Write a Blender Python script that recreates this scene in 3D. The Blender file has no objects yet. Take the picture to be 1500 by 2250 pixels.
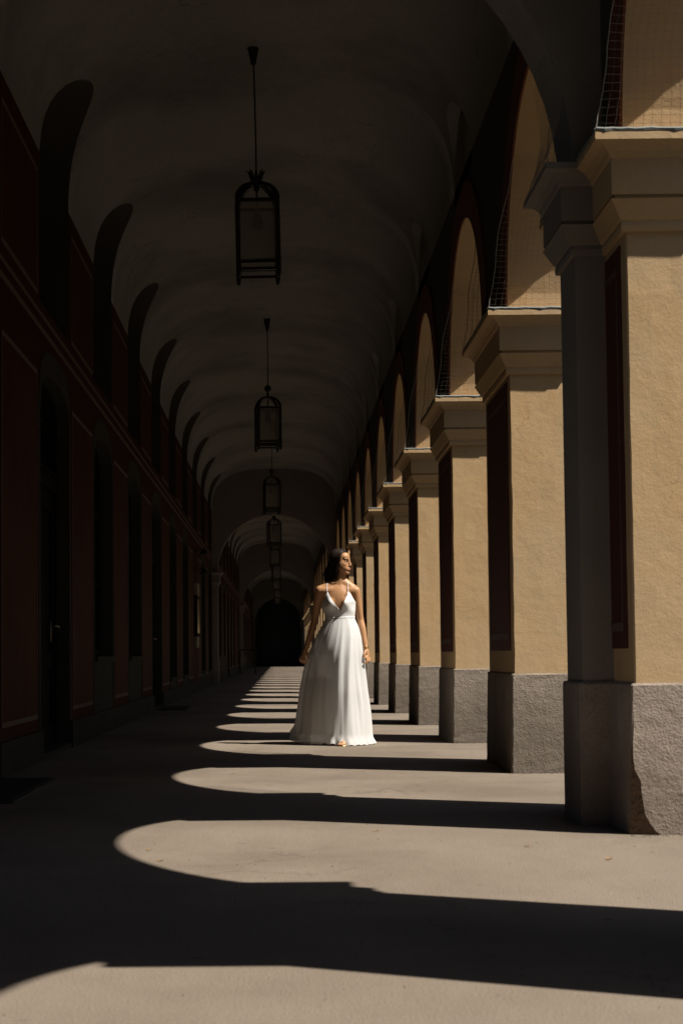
import bpy, bmesh, math, random
from math import sin, cos, pi, sqrt, radians
from mathutils import Vector, Matrix
import numpy as np

random.seed(7)
scene = bpy.context.scene
col = scene.collection

# ------------------------------------------------------------------ camera
YAW, PITCH, ROLL = -0.00511, 0.05405, -0.00886
R0 = Vector((cos(YAW), -sin(YAW), 0))
FW = Vector((sin(YAW) * cos(PITCH), cos(YAW) * cos(PITCH), sin(PITCH)))
U0 = R0.cross(FW)
RT = cos(ROLL) * R0 + sin(ROLL) * U0
UP = -sin(ROLL) * R0 + cos(ROLL) * U0
cam_data = bpy.data.cameras.new("camera")
cam = bpy.data.objects.new("camera", cam_data)
col.objects.link(cam)
cam.matrix_world = Matrix(((RT.x, UP.x, -FW.x, 0.0), (RT.y, UP.y, -FW.y, 0.0), (RT.z, UP.z, -FW.z, 0.82), (0, 0, 0, 1)))
cam_data.sensor_fit = 'VERTICAL'
cam_data.sensor_height = 36.0
cam_data.lens = 60.756
cam_data.shift_x = 0.0687
cam_data.shift_y = 0.0482
cam_data.clip_start = 0.1
cam_data.clip_end = 1500
cam_data.dof.use_dof = True
cam_data.dof.focus_distance = 15.6
cam_data.dof.aperture_fstop = 6.3
scene.camera = cam

# ------------------------------------------------------------------ light
SUN_EL, SUN_PHI = radians(55.65), radians(27.2)
world = bpy.data.worlds.new("World")
scene.world = world
world.use_nodes = True
wn = world.node_tree
sky = wn.nodes.new("ShaderNodeTexSky")
sky.sky_type = 'NISHITA'
sky.sun_disc = False
sky.sun_elevation = SUN_EL
# the sun stands towards +x and a little behind the camera (-y)
SUN_TO = Vector((cos(SUN_PHI) * cos(SUN_EL), -sin(SUN_PHI) * cos(SUN_EL), sin(SUN_EL)))
sky.sun_rotation = math.atan2(SUN_TO.x, SUN_TO.y)
wn.links.new(sky.outputs[0], wn.nodes["Background"].inputs[0])
wn.nodes["Background"].inputs[1].default_value = 0.05
sun_data = bpy.data.lights.new("sun", 'SUN')
sun_data.energy = 5.0
sun_data.angle = radians(0.53)
sun_data.color = (1.0, 0.93, 0.83)
sun = bpy.data.objects.new("sun", sun_data)
col.objects.link(sun)
sun.location = (20, -8, 30)
sun.rotation_euler = SUN_TO.to_track_quat('Z', 'Y').to_euler()
scene.view_settings.view_transform = 'Standard'
scene.view_settings.look = 'None'
scene.view_settings.gamma = 1.0
scene.view_settings.use_curve_mapping = False
scene.view_settings.exposure = 0.75
scene.cycles.use_denoising = True
scene.cycles.diffuse_bounces = 4
scene.cycles.glossy_bounces = 3
scene.cycles.max_bounces = 8

# ------------------------------------------------------------------ helpers
def mesh_obj(name, verts, faces, mats, parent=None, smooth=False, idx=None, loc=None):
    me = bpy.data.meshes.new(name)
    me.from_pydata([tuple(v) for v in verts], [], faces)
    if not isinstance(mats, (list, tuple)):
        mats = [mats]
    for m in mats:
        me.materials.append(m)
    if idx is not None:
        me.polygons.foreach_set("material_index", idx)
    if smooth:
        me.polygons.foreach_set("use_smooth", [True] * len(me.polygons))
    me.update()
    return link(name, me, parent, loc)

def link(name, me, parent=None, loc=None):
    o = bpy.data.objects.new(name, me)
    col.objects.link(o)
    if parent is not None:
        o.parent = parent
    if loc is not None:
        o.location = loc
    return o

def tag(o, label=None, cat=None, group=None, kind=None):
    if label: o["label"] = label
    if cat: o["category"] = cat
    if group: o["group"] = group
    if kind: o["kind"] = kind
    return o

def thing(name, loc, label, cat, group=None):
    o = bpy.data.objects.new(name, None)
    o.empty_display_size = 0.2
    col.objects.link(o)
    o.location = loc
    return tag(o, label, cat, group)

class MB:
    """collects simple shapes into one mesh"""
    def __init__(s):
        s.v, s.f, s.m = [], [], []
    def add(s, vs, fs, m=0):
        b = len(s.v)
        s.v += [tuple(v) for v in vs]
        s.f += [tuple(i + b for i in f) for f in fs]
        s.m += [m] * len(fs)
    def box(s, x0, x1, y0, y1, z0, z1, m=0):
        s.add([(x0, y0, z0), (x1, y0, z0), (x1, y1, z0), (x0, y1, z0), (x0, y0, z1), (x1, y0, z1), (x1, y1, z1), (x0, y1, z1)],
              [(0, 3, 2, 1), (4, 5, 6, 7), (0, 1, 5, 4), (1, 2, 6, 5), (2, 3, 7, 6), (3, 0, 4, 7)], m)
    def tube(s, pts, r, n=6, m=0, cap=True):
        pts = [Vector(p) for p in pts]
        rs = r if isinstance(r, (list, tuple)) else [r] * len(pts)
        b = len(s.v)
        prev = None
        for i, p in enumerate(pts):
            t = (pts[min(i + 1, len(pts) - 1)] - pts[max(i - 1, 0)])
            t = t.normalized() if t.length > 1e-9 else Vector((0, 0, 1))
            if prev is None:
                a = t.orthogonal().normalized()
            else:
                a = prev - t * prev.dot(t)
                a = a.normalized() if a.length > 1e-6 else t.orthogonal().normalized()
            prev = a
            c = t.cross(a)
            for k in range(n):
                w = 2 * pi * k / n
                s.v.append(tuple(p + rs[i] * (cos(w) * a + sin(w) * c)))
        for i in range(len(pts) - 1):
            for k in range(n):
                k2 = (k + 1) % n
                s.f.append((b + i * n + k, b + i * n + k2, b + (i + 1) * n + k2, b + (i + 1) * n + k)); s.m.append(m)
        if cap:
            s.f.append(tuple(b + k for k in reversed(range(n)))); s.m.append(m)
            e = b + (len(pts) - 1) * n
            s.f.append(tuple(e + k for k in range(n))); s.m.append(m)
    def lathe(s, prof, n=16, c=(0, 0), m=0):
        b = len(s.v)
        for r, z in prof:
            for k in range(n):
                w = 2 * pi * k / n
                s.v.append((c[0] + r * cos(w), c[1] + r * sin(w), z))
        for i in range(len(prof) - 1):
            for k in range(n):
                k2 = (k + 1) % n
                s.f.append((b + i * n + k, b + i * n + k2, b + (i + 1) * n + k2, b + (i + 1) * n + k)); s.m.append(m)
    def ellipsoid(s, c, r, M=None, nu=16, nv=10, m=0):
        c = Vector(c)
        if not isinstance(r, (tuple, list)): r = (r, r, r)
        b = len(s.v)
        for j in range(nv + 1):
            ph = pi * j / nv
            for k in range(nu):
                w = 2 * pi * k / nu
                p = Vector((r[0] * sin(ph) * cos(w), r[1] * sin(ph) * sin(w), r[2] * cos(ph)))
                if M is not None: p = M @ p
                s.v.append(tuple(c + p))
        for j in range(nv):
            for k in range(nu):
                k2 = (k + 1) % nu
                s.f.append((b + j * nu + k, b + (j + 1) * nu + k, b + (j + 1) * nu + k2, b + j * nu + k2)); s.m.append(m)
    def build(s, name, mats, parent=None, smooth=False, loc=None):
        return mesh_obj(name, s.v, s.f, mats, parent, smooth, s.m, loc)

# ------------------------------------------------------------------ materials
def mat(name, base, rough=0.85, var=None, vscale=3.0, vamt=0.5, bump=0.0, bscale=60.0, bump2=0.0, b2scale=8.0,
        speck=0.0, speck_scale=300.0, metal=0.0, spec=0.3, stretch=(1, 1, 1), streak=None, streak_amt=0.0, detail=6,
        crack=0.0, crack_scale=0.6, crack_w=0.004, soot=0.0, patch=None, patch_amt=0.0, patch_scale=0.4, dots=0.0, dot_scale=6.0, grime=0.0):
    m = bpy.data.materials.new(name)
    m.use_nodes = True
    nt = m.node_tree
    bs = nt.nodes["Principled BSDF"]
    bs.inputs["Roughness"].default_value = rough
    bs.inputs["Metallic"].default_value = metal
    bs.inputs["Specular IOR Level"].default_value = spec
    geo = nt.nodes.new("ShaderNodeNewGeometry")
    mp = nt.nodes.new("ShaderNodeMapping")
    mp.inputs["Scale"].default_value = stretch
    nt.links.new(geo.outputs["Position"], mp.inputs["Vector"])
    P = mp.outputs[0]
    def noise(sc, det=detail, vec=P):
        n = nt.nodes.new("ShaderNodeTexNoise")
        n.inputs["Scale"].default_value = sc
        n.inputs["Detail"].default_value = det
        n.inputs["Roughness"].default_value = 0.6
        nt.links.new(vec, n.inputs["Vector"])
        return n.outputs["Fac"]
    def ramp(src, a, b, ca=(0, 0, 0, 1), cb=(1, 1, 1, 1)):
        r = nt.nodes.new("ShaderNodeValToRGB")
        r.color_ramp.elements[0].position = a
        r.color_ramp.elements[1].position = b
        r.color_ramp.elements[0].color = ca
        r.color_ramp.elements[1].color = cb
        nt.links.new(src, r.inputs[0])
        return r.outputs[0]
    def mix(fac, a, b, blend='MIX'):
        x = nt.nodes.new("ShaderNodeMix")
        x.data_type = 'RGBA'
        x.blend_type = blend
        for s_, v in ((0, fac), (6, a), (7, b)):
            if hasattr(v, 'node'): nt.links.new(v, x.inputs[s_])
            else: x.inputs[s_].default_value = v
        return x.outputs[2]
    c4 = (*base, 1)
    if var is not None:
        f = ramp(noise(vscale), 0.5 - 0.25, 0.5 + 0.25)
        mul = nt.nodes.new("ShaderNodeMath"); mul.operation = 'MULTIPLY'; mul.inputs[1].default_value = vamt
        nt.links.new(f, mul.inputs[0])
        color = mix(mul.outputs[0], c4, (*var, 1))
    else:
        color = mix(0.0, c4, c4)
    if streak is not None:
        mp2 = nt.nodes.new("ShaderNodeMapping")
        mp2.inputs["Scale"].default_value = (6, 6, 0.35)
        nt.links.new(geo.outputs["Position"], mp2.inputs["Vector"])
        f = ramp(noise(2.0, 5, mp2.outputs[0]), 0.52, 0.75)
        mul = nt.nodes.new("ShaderNodeMath"); mul.operation = 'MULTIPLY'; mul.inputs[1].default_value = streak_amt
        nt.links.new(f, mul.inputs[0])
        color = mix(mul.outputs[0], color, (*streak, 1))
    if patch is not None:                       # broad worn areas
        f = ramp(noise(patch_scale, 4, geo.outputs["Position"]), 0.47, 0.62)
        mul = nt.nodes.new("ShaderNodeMath"); mul.operation = 'MULTIPLY'; mul.inputs[1].default_value = patch_amt
        nt.links.new(f, mul.inputs[0])
        color = mix(mul.outputs[0], color, (*patch, 1))
    if soot:                                    # soot fans above every lunette
        sx = nt.nodes.new("ShaderNodeSeparateXYZ"); nt.links.new(geo.outputs["Position"], sx.inputs[0])
        a1 = nt.nodes.new("ShaderNodeMath"); a1.operation = 'MULTIPLY_ADD'; a1.inputs[1].default_value = 2 * pi / 4.0246; a1.inputs[2].default_value = -2 * pi * 14.85 / 4.0246
        nt.links.new(sx.outputs[1], a1.inputs[0])
        a2 = nt.nodes.new("ShaderNodeMath"); a2.operation = 'COSINE'; nt.links.new(a1.outputs[0], a2.inputs[0])
        a3 = nt.nodes.new("ShaderNodeMath"); a3.operation = 'MULTIPLY_ADD'; a3.inputs[1].default_value = 0.24; a3.inputs[2].default_value = -0.62
        nt.links.new(a2.outputs[0], a3.inputs[0])
        a4 = nt.nodes.new("ShaderNodeMath"); a4.operation = 'MULTIPLY_ADD'; a4.inputs[1].default_value = 2.2
        nt.links.new(noise(0.8, 6, geo.outputs["Position"]), a4.inputs[0]); nt.links.new(a3.outputs[0], a4.inputs[2])
        f = ramp(a4.outputs[0], 0.38, 0.95)
        mul = nt.nodes.new("ShaderNodeMath"); mul.operation = 'MULTIPLY'; mul.inputs[1].default_value = soot
        nt.links.new(f, mul.inputs[0])
        color = mix(mul.outputs[0], color, (0.05, 0.045, 0.037, 1))
    if crack:                                   # hairline cracks: thin contour of a wandering noise
        n_ = noise(crack_scale, 7, geo.outputs["Position"])
        d1 = nt.nodes.new("ShaderNodeMath"); d1.operation = 'SUBTRACT'; d1.inputs[1].default_value = 0.5; nt.links.new(n_, d1.inputs[0])
        d2 = nt.nodes.new("ShaderNodeMath"); d2.operation = 'ABSOLUTE'; nt.links.new(d1.outputs[0], d2.inputs[0])
        f = ramp(d2.outputs[0], 0.0, crack_w, (1, 1, 1, 1), (0, 0, 0, 1))
        g_ = ramp(noise(crack_scale * 1.7, 2, mp.outputs[0]), 0.48, 0.60)
        mul = nt.nodes.new("ShaderNodeMath"); mul.operation = 'MULTIPLY'; nt.links.new(f, mul.inputs[0]); nt.links.new(g_, mul.inputs[1])
        mul2 = nt.nodes.new("ShaderNodeMath"); mul2.operation = 'MULTIPLY'; mul2.inputs[1].default_value = crack; nt.links.new(mul.outputs[0], mul2.inputs[0])
        color = mix(mul2.outputs[0], color, tuple(c * .3 for c in base) + (1,))
    if dots:                                    # small stains and pock marks
        vo_ = nt.nodes.new("ShaderNodeTexVoronoi"); vo_.inputs["Scale"].default_value = dot_scale
        vo_.inputs["Randomness"].default_value = 1.0
        nt.links.new(geo.outputs["Position"], vo_.inputs["Vector"])
        f = ramp(vo_.outputs["Distance"], 0.05, 0.13, (1, 1, 1, 1), (0, 0, 0, 1))
        g_ = ramp(vo_.outputs["Color"], 0.55, 0.75)
        mul = nt.nodes.new("ShaderNodeMath"); mul.operation = 'MULTIPLY'; nt.links.new(f, mul.inputs[0]); nt.links.new(g_, mul.inputs[1])
        mul2 = nt.nodes.new("ShaderNodeMath"); mul2.operation = 'MULTIPLY'; mul2.inputs[1].default_value = dots; nt.links.new(mul.outputs[0], mul2.inputs[0])
        color = mix(mul2.outputs[0], color, tuple(c * .45 for c in base) + (1,))
    if grime:                                   # splashed dirt near the floor
        sx = nt.nodes.new("ShaderNodeSeparateXYZ"); nt.links.new(geo.outputs["Position"], sx.inputs[0])
        a4 = nt.nodes.new("ShaderNodeMath"); a4.operation = 'MULTIPLY_ADD'; a4.inputs[1].default_value = -0.45
        nt.links.new(noise(5.0, 5, geo.outputs["Position"]), a4.inputs[0]); nt.links.new(sx.outputs[2], a4.inputs[2])
        f = ramp(a4.outputs[0], -0.30, 0.30, (1, 1, 1, 1), (0, 0, 0, 1))
        mul = nt.nodes.new("ShaderNodeMath"); mul.operation = 'MULTIPLY'; mul.inputs[1].default_value = grime; nt.links.new(f, mul.inputs[0])
        color = mix(mul.outputs[0], color, tuple(c * .5 for c in base) + (1,))
    if speck:
        f = ramp(noise(speck_scale, 2), 0.35, 0.65, (1 - speck, 1 - speck, 1 - speck, 1), (1 + speck, 1 + speck, 1 + speck, 1))
        color = mix(1.0, color, f, 'MULTIPLY')
    nt.links.new(color, bs.inputs["Base Color"])
    if bump or bump2:
        bn = nt.nodes.new("ShaderNodeBump")
        bn.inputs["Strength"].default_value = 1.0
        bn.inputs["Distance"].default_value = 1.0
        m1 = nt.nodes.new("ShaderNodeMath"); m1.operation = 'MULTIPLY'; m1.inputs[1].default_value = bump
        nt.links.new(noise(bscale, 3), m1.inputs[0])
        m2 = nt.nodes.new("ShaderNodeMath"); m2.operation = 'MULTIPLY_ADD'; m2.inputs[1].default_value = bump2
        nt.links.new(noise(b2scale, 3), m2.inputs[0])
        nt.links.new(m1.outputs[0], m2.inputs[2])
        nt.links.new(m2.outputs[0], bn.inputs["Height"])
        nt.links.new(bn.outputs[0], bs.inputs["Normal"])
    return m

M = {}
M['asphalt'] = mat('pale_asphalt', (0.152, 0.123, 0.096), 0.92, (0.208, 0.173, 0.139), 1.3, 0.9, 0.004, 130, 0.006, 9, 0.22, 260, spec=0.1, stretch=(1, 0.45, 1),
    crack=0.55, crack_scale=0.35, crack_w=0.0022, patch=(0.118, 0.096, 0.074), patch_amt=0.55, patch_scale=0.55, dots=0.7, dot_scale=5.0)
M['gravel'] = mat('gravel', (0.045, 0.045, 0.03), 0.95, (0.06, 0.055, 0.04), 2.0, 0.7, 0.01, 90, speck=0.25, speck_scale=120)
M['yellow'] = mat('ochre_plaster', (0.485, 0.325, 0.163), 0.9, (0.42, 0.297, 0.172), 1.1, 0.85, 0.0011, 110, 0.003, 12, 0.03, 60, spec=0.1, streak=(0.46, 0.27, 0.115), streak_amt=0.55,
    crack=0.5, crack_scale=0.9, crack_w=0.003, patch=(0.44, 0.325, 0.20), patch_amt=0.6, patch_scale=0.9, dots=0.35, dot_scale=5.0)
M['plinth'] = mat('grey_render', (0.335, 0.275, 0.225), 0.95, (0.22, 0.185, 0.155), 2.2, 0.85, 0.0042, 85, 0.007, 17, 0.16, 150, spec=0.1, streak=(0.17, 0.14, 0.115), streak_amt=0.6,
    crack=0.5, crack_scale=1.2, crack_w=0.004, patch=(0.215, 0.178, 0.142), patch_amt=0.85, patch_scale=0.8, dots=0.4, dot_scale=9.0, grime=0.7)
M['plinth_dark'] = mat('grey_render_dark', (0.265, 0.222, 0.18), 0.95, (0.18, 0.152, 0.125), 2.0, 0.85, 0.0042, 85, 0.007, 17, 0.18, 150, spec=0.1, streak=(0.14, 0.115, 0.095), streak_amt=0.6,
    crack=0.5, crack_scale=1.2, crack_w=0.004, patch=(0.18, 0.15, 0.12), patch_amt=0.85, patch_scale=0.8, dots=0.4, dot_scale=9.0, grime=0.7)
M['greyplaster'] = mat('grey_plaster', (0.24, 0.215, 0.19), 0.9, (0.17, 0.15, 0.135), 2.0, 0.7, 0.002, 70, spec=0.05)
M['vault'] = mat('vault_plaster', (0.27, 0.26, 0.245), 0.95, (0.19, 0.18, 0.165), 0.7, 0.8, 0.002, 40, 0.008, 3, 0.05, 30, spec=0.05, stretch=(1, 0.6, 1),
    crack=0.75, crack_scale=0.5, crack_w=0.003, soot=0.42, dots=0.4, dot_scale=2.2)
M['redwall'] = mat('dark_red_paint', (0.050, 0.010, 0.0055), 0.75, (0.034, 0.010, 0.006), 1.6, 0.8, 0.002, 60, speck=0.08, speck_scale=40, spec=0.04, streak=(0.06, 0.022, 0.013), streak_amt=0.4)
M['redpanel'] = mat('red_panel_paint', (0.062, 0.0155, 0.0085), 0.7, (0.036, 0.0115, 0.0072), 1.2, 0.9, 0.002, 60, patch=(0.066, 0.021, 0.010), patch_amt=0.5, patch_scale=0.9, spec=0.04, streak=(0.085, 0.036, 0.02), streak_amt=0.5)
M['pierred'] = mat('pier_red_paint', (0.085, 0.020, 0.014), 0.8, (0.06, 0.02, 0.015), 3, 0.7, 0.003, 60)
M['border'] = mat('pale_border_paint', (0.115, 0.075, 0.06), 0.8, (0.08, 0.055, 0.045), 5, 0.7)
M['surround'] = mat('grey_surround_paint', (0.046, 0.044, 0.037), 0.85, (0.032, 0.031, 0.027), 2.5, 0.8, 0.002, 60, spec=0.05)
M['archred'] = mat('archivolt_red_paint', (0.16, 0.045, 0.022), 0.85, (0.10, 0.035, 0.02), 2.5, 0.7, 0.003, 60)
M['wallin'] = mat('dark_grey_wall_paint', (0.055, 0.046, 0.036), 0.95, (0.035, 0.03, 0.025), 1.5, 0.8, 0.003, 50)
M['wood'] = mat('dark_wood', (0.009, 0.0075, 0.006), 0.7, (0.006, 0.005, 0.0045), 6, 0.7, spec=0.02)
M['iron'] = mat('black_iron', (0.012, 0.011, 0.010), 0.5, spec=0.4)
M['brass'] = mat('worn_brass', (0.30, 0.24, 0.16), 0.35, metal=1.0)
M['rubber'] = mat('black_rubber', (0.010, 0.010, 0.010), 0.8, bump=0.01, bscale=150)
M['rubberrim'] = mat('grey_rubber', (0.05, 0.045, 0.04), 0.7)
M['brickcore'] = mat('exposed_brick', (0.17, 0.105, 0.062), 0.95, (0.10, 0.07, 0.045), 18, 0.9, 0.05, 30)
M['net'] = mat('net_cord', (0.26, 0.23, 0.19), 0.7)
M['rope'] = mat('blue_grey_rope', (0.17, 0.18, 0.17), 0.8)
M['skin'] = mat('tanned_skin', (0.41, 0.218, 0.102), 0.45, (0.36, 0.175, 0.085), 14, 0.6, spec=0.4)
M['lips'] = mat('lips', (0.29, 0.12, 0.075), 0.5)
M['hair'] = mat('dark_brown_hair', (0.010, 0.006, 0.004), 0.42, (0.018, 0.010, 0.006), 30, 0.7, spec=0.2)
M['eyewhite'] = mat('eye_white', (0.6, 0.55, 0.5), 0.2)
M['eyedark'] = mat('dark_iris', (0.02, 0.012, 0.008), 0.15)
M['gold'] = mat('gold', (0.75, 0.5, 0.22), 0.25, metal=1.0)
M['leaf'] = mat('dry_leaf', (0.22, 0.11, 0.04), 0.8, (0.30, 0.2, 0.08), 20, 0.8)
M['foliage'] = mat('tree_foliage', (0.028, 0.045, 0.014), 0.8, (0.045, 0.065, 0.02), 1.5, 0.8, spec=0.1)
M['bark'] = mat('bark', (0.06, 0.045, 0.032), 0.9)
M['gritdark'] = mat('dark_grit', (0.07, 0.055, 0.042), 0.95, (0.12, 0.09, 0.065), 40, 0.8)
M['paleboard'] = mat('pale_board', (0.22, 0.19, 0.15), 0.8)

def glass_mat():
    m = bpy.data.materials.new('dark_window_glass'); m.use_nodes = True
    b = m.node_tree.nodes["Principled BSDF"]
    b.inputs["Base Color"].default_value = (0.006, 0.008, 0.007, 1)
    b.inputs["Roughness"].default_value = 0.12
    b.inputs["Specular IOR Level"].default_value = 0.25
    return m
M['glass'] = glass_mat()

def frosted():
    m = bpy.data.materials.new('frosted_lantern_glass'); m.use_nodes = True
    nt = m.node_tree; nt.nodes.clear()
    out = nt.nodes.new("ShaderNodeOutputMaterial")
    d = nt.nodes.new("ShaderNodeBsdfDiffuse"); d.inputs[0].default_value = (0.34, 0.32, 0.29, 1)
    t = nt.nodes.new("ShaderNodeBsdfTranslucent"); t.inputs[0].default_value = (0.5, 0.47, 0.42, 1)
    tr = nt.nodes.new("ShaderNodeBsdfTransparent"); tr.inputs[0].default_value = (0.93, 0.92, 0.9, 1)
    a = nt.nodes.new("ShaderNodeMixShader"); a.inputs[0].default_value = 0.5
    nt.links.new(d.outputs[0], a.inputs[1]); nt.links.new(t.outputs[0], a.inputs[2])
    b = nt.nodes.new("ShaderNodeMixShader"); b.inputs[0].default_value = 0.58
    nt.links.new(a.outputs[0], b.inputs[1]); nt.links.new(tr.outputs[0], b.inputs[2])
    nt.links.new(b.outputs[0], out.inputs[0])
    return m
M['frosted'] = frosted()

def cloth(name, base, transl, rough, clear=0.0):
    m = bpy.data.materials.new(name); m.use_nodes = True
    nt = m.node_tree
    b = nt.nodes["Principled BSDF"]
    b.inputs["Base Color"].default_value = (*base, 1)
    b.inputs["Roughness"].default_value = rough
    b.inputs["Specular IOR Level"].default_value = 0.3
    out = nt.nodes["Material Output"]
    if transl:
        t = nt.nodes.new("ShaderNodeBsdfTranslucent"); t.inputs[0].default_value = (*base, 1)
        x = nt.nodes.new("ShaderNodeMixShader"); x.inputs[0].default_value = transl
        nt.links.new(b.outputs[0], x.inputs[1]); nt.links.new(t.outputs[0], x.inputs[2])
        last = x
        if clear:
            tr = nt.nodes.new("ShaderNodeBsdfTransparent")
            y = nt.nodes.new("ShaderNodeMixShader"); y.inputs[0].default_value = clear
            nt.links.new(x.outputs[0], y.inputs[1]); nt.links.new(tr.outputs[0], y.inputs[2]); last = y
        nt.links.new(last.outputs[0], out.inputs[0])
    return m
M['chiffon'] = cloth('white_chiffon', (0.72, 0.715, 0.71), 0.25, 0.7, 0.14)
M['liningcloth'] = cloth('white_lining', (0.66, 0.655, 0.65), 0.1, 0.7)
M['satin'] = cloth('white_satin', (0.72, 0.715, 0.71), 0.0, 0.40)

# ------------------------------------------------------------------ dimensions
S = 4.0246                    # bay of the arcade
Z1 = 7.794                    # near face of the first pier in view
T = 1.406                     # pier length along the walk
XI, XO = 1.59, 1.99           # pier core, inner and outer face
XL = -1.91                    # face of the gallery wall
LB = 14.70                    # centre of the first window bay in view
I0, I1 = -3, 26               # piers built
YB, YE = Z1 - 4 * S + T, Z1 + 27 * S     # ends of the walk
YG = YE + 6.0                  # closed end piece added beyond the last arch to keep sun off the end
VC, VA_L, VA_R, VZ, VH, VN = -0.17, 1.74, 1.755, 4.75, 1.31, 2.9   # vault
WALL_TOP = 4.915

# ------------------------------------------------------------------ ground and walk
def sheet(name, x0, x1, y0, y1, z, m, lab, nx=1, ny=1):
    vs = [(x0 + (x1 - x0) * i / nx, y0 + (y1 - y0) * j / ny, z) for j in range(ny + 1) for i in range(nx + 1)]
    fs = [(j * (nx + 1) + i, j * (nx + 1) + i + 1, (j + 1) * (nx + 1) + i + 1, (j + 1) * (nx + 1) + i) for j in range(ny) for i in range(nx)]
    return tag(mesh_obj(name, vs, fs, m), lab, None, None, 'structure')
sheet('ground', -600, 600, -600, 900, -0.02, M['gravel'], 'gravel ground outside the arcade')
sheet('pavement', -2.4, 2.35, YB - 2, YE + 30, 0.0, M['asphalt'], 'pale asphalt floor of the arcade with sunlit arch shapes')

# added row of unseen trees across the gravel, put in to block the low sky
def sky_block_trees():
    rnd = random.Random(77)
    mb = MB()
    vs, fs = [], []
    for k in range(28):
        cx, cy = 11.5 + rnd.uniform(-.8, .8), -14 + 5.0 * k + rnd.uniform(-.6, .6)
        hgt = rnd.uniform(9.5, 11.5)
        mb.tube([(cx, cy, -.1), (cx + .05, cy, 1.5), (cx, cy + .1, 4)], [.24, .19, .13], 7, 1)
        for q in range(6):
            a = rnd.uniform(0, 6.28)
            mb.tube([(cx, cy, 2.4 + .2 * q), (cx + 1.2 * cos(a), cy + 1.2 * sin(a), 4.4 + .3 * q)], [.08, .03], 5, 1)
        lumps = [(cx, cy, hgt * .58, 2.3, hgt * .34)] + [(cx + rnd.uniform(-1.6, 1.6), cy + rnd.uniform(-1.8, 1.8), rnd.uniform(3.0, hgt - 2), 1.5, 1.4) for _ in range(9)]
        for lx, ly, lz, lr, lh in lumps[:1]:
            mb.ellipsoid((lx, ly, lz), (lr * .9, lr * .95, lh * .95), None, 10, 8, 0)
        for lx, ly, lz, lr, lh in lumps:
            for _ in range(150):
                d = Vector((rnd.gauss(0, 1), rnd.gauss(0, 1), rnd.gauss(0, 1))).normalized()
                r_ = rnd.uniform(.75, 1.12)
                p = Vector((lx + d.x * lr * r_, ly + d.y * lr * r_, lz + d.z * lh * r_))
                u = Vector((rnd.gauss(0, 1), rnd.gauss(0, 1), rnd.gauss(0, 1))).normalized() * rnd.uniform(.14, .26)
                w = u.cross(Vector((rnd.gauss(0, 1), rnd.gauss(0, 1), rnd.gauss(0, 1)))).normalized() * rnd.uniform(.10, .2)
                mb.add([p - u, p + w, p + u, p - w], [(0, 1, 2, 3)], 0)
    return tag(mb.build('sky_block_trees', [M['foliage'], M['bark']]), 'added row of dark green trees outside the picture, blocking the low sky', None, None, 'stuff')
sky_block_trees()

# ------------------------------------------------------------------ piers
def rect_ring(x0, x1, y0, y1, p, z, jit=0.0, n=1, rnd=None, px0=None):
    """corner-first ring, n segments a side"""
    x0 -= p if px0 is None else px0
    x1 += p; y0 -= p; y1 += p
    cs = [(x0, y0), (x1, y0), (x1, y1), (x0, y1)]
    out = []
    for k in range(4):
        a, b = cs[k], cs[(k + 1) % 4]
        for i in range(n):
            t = i / n
            jx = rnd.uniform(-jit, jit) if rnd else 0
            jy = rnd.uniform(-jit, jit) if rnd else 0
            out.append((a[0] + (b[0] - a[0]) * t + jx, a[1] + (b[1] - a[1]) * t + jy, z))
    return out

def loft(rings, cap_top=True, cap_bot=False):
    n = len(rings[0])
    vs = [p for r in rings for p in r]
    fs = []
    for i in range(len(rings) - 1):
        for k in range(n):
            k2 = (k + 1) % n
            fs.append((i * n + k, i * n + k2, (i + 1) * n + k2, (i + 1) * n + k))
    if cap_top: fs.append(tuple((len(rings) - 1) * n + k for k in range(n)))
    if cap_bot: fs.append(tuple(reversed(range(n))))
    return vs, fs

CAP_PROF = [(-0.01, 2.735), (0.020, 2.737), (0.024, 2.760), (0.020, 2.782), (0.030, 2.790), (0.044, 2.815), (0.064, 2.852), (0.076, 2.872),
            (0.056, 2.878), (0.056, 2.888), (0.072, 2.892), (0.072, 3.058), (0.082, 3.064), (0.092, 3.085), (0.116, 3.108), (0.146, 3.119),
            (0.158, 3.121), (0.158, 3.152), (0.150, 3.156), (-0.01, 3.160)]
W_, D_ = XO - XI, T - 0.04          # core width, core length
rp = random.Random(3)
def chamfer_ring(x0, x1, y0, y1, z, c, rnd, jit):
    # clockwise ring with the corner (x0,y0) cut by c; sides split in 4
    cx, cy = c
    cs = [(x0 + cx, y0), (x1, y0), (x1, y1), (x0, y1), (x0, y0 + cy)]
    out = []
    for k in range(5):
        a, b = cs[k], cs[(k + 1) % 5]
        n = 4 if k < 4 else 3
        for i in range(n):
            t = i / n
            out.append((a[0] + (b[0] - a[0]) * t + rnd.uniform(-jit, jit), a[1] + (b[1] - a[1]) * t + rnd.uniform(-jit, jit), z))
    return out
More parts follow.
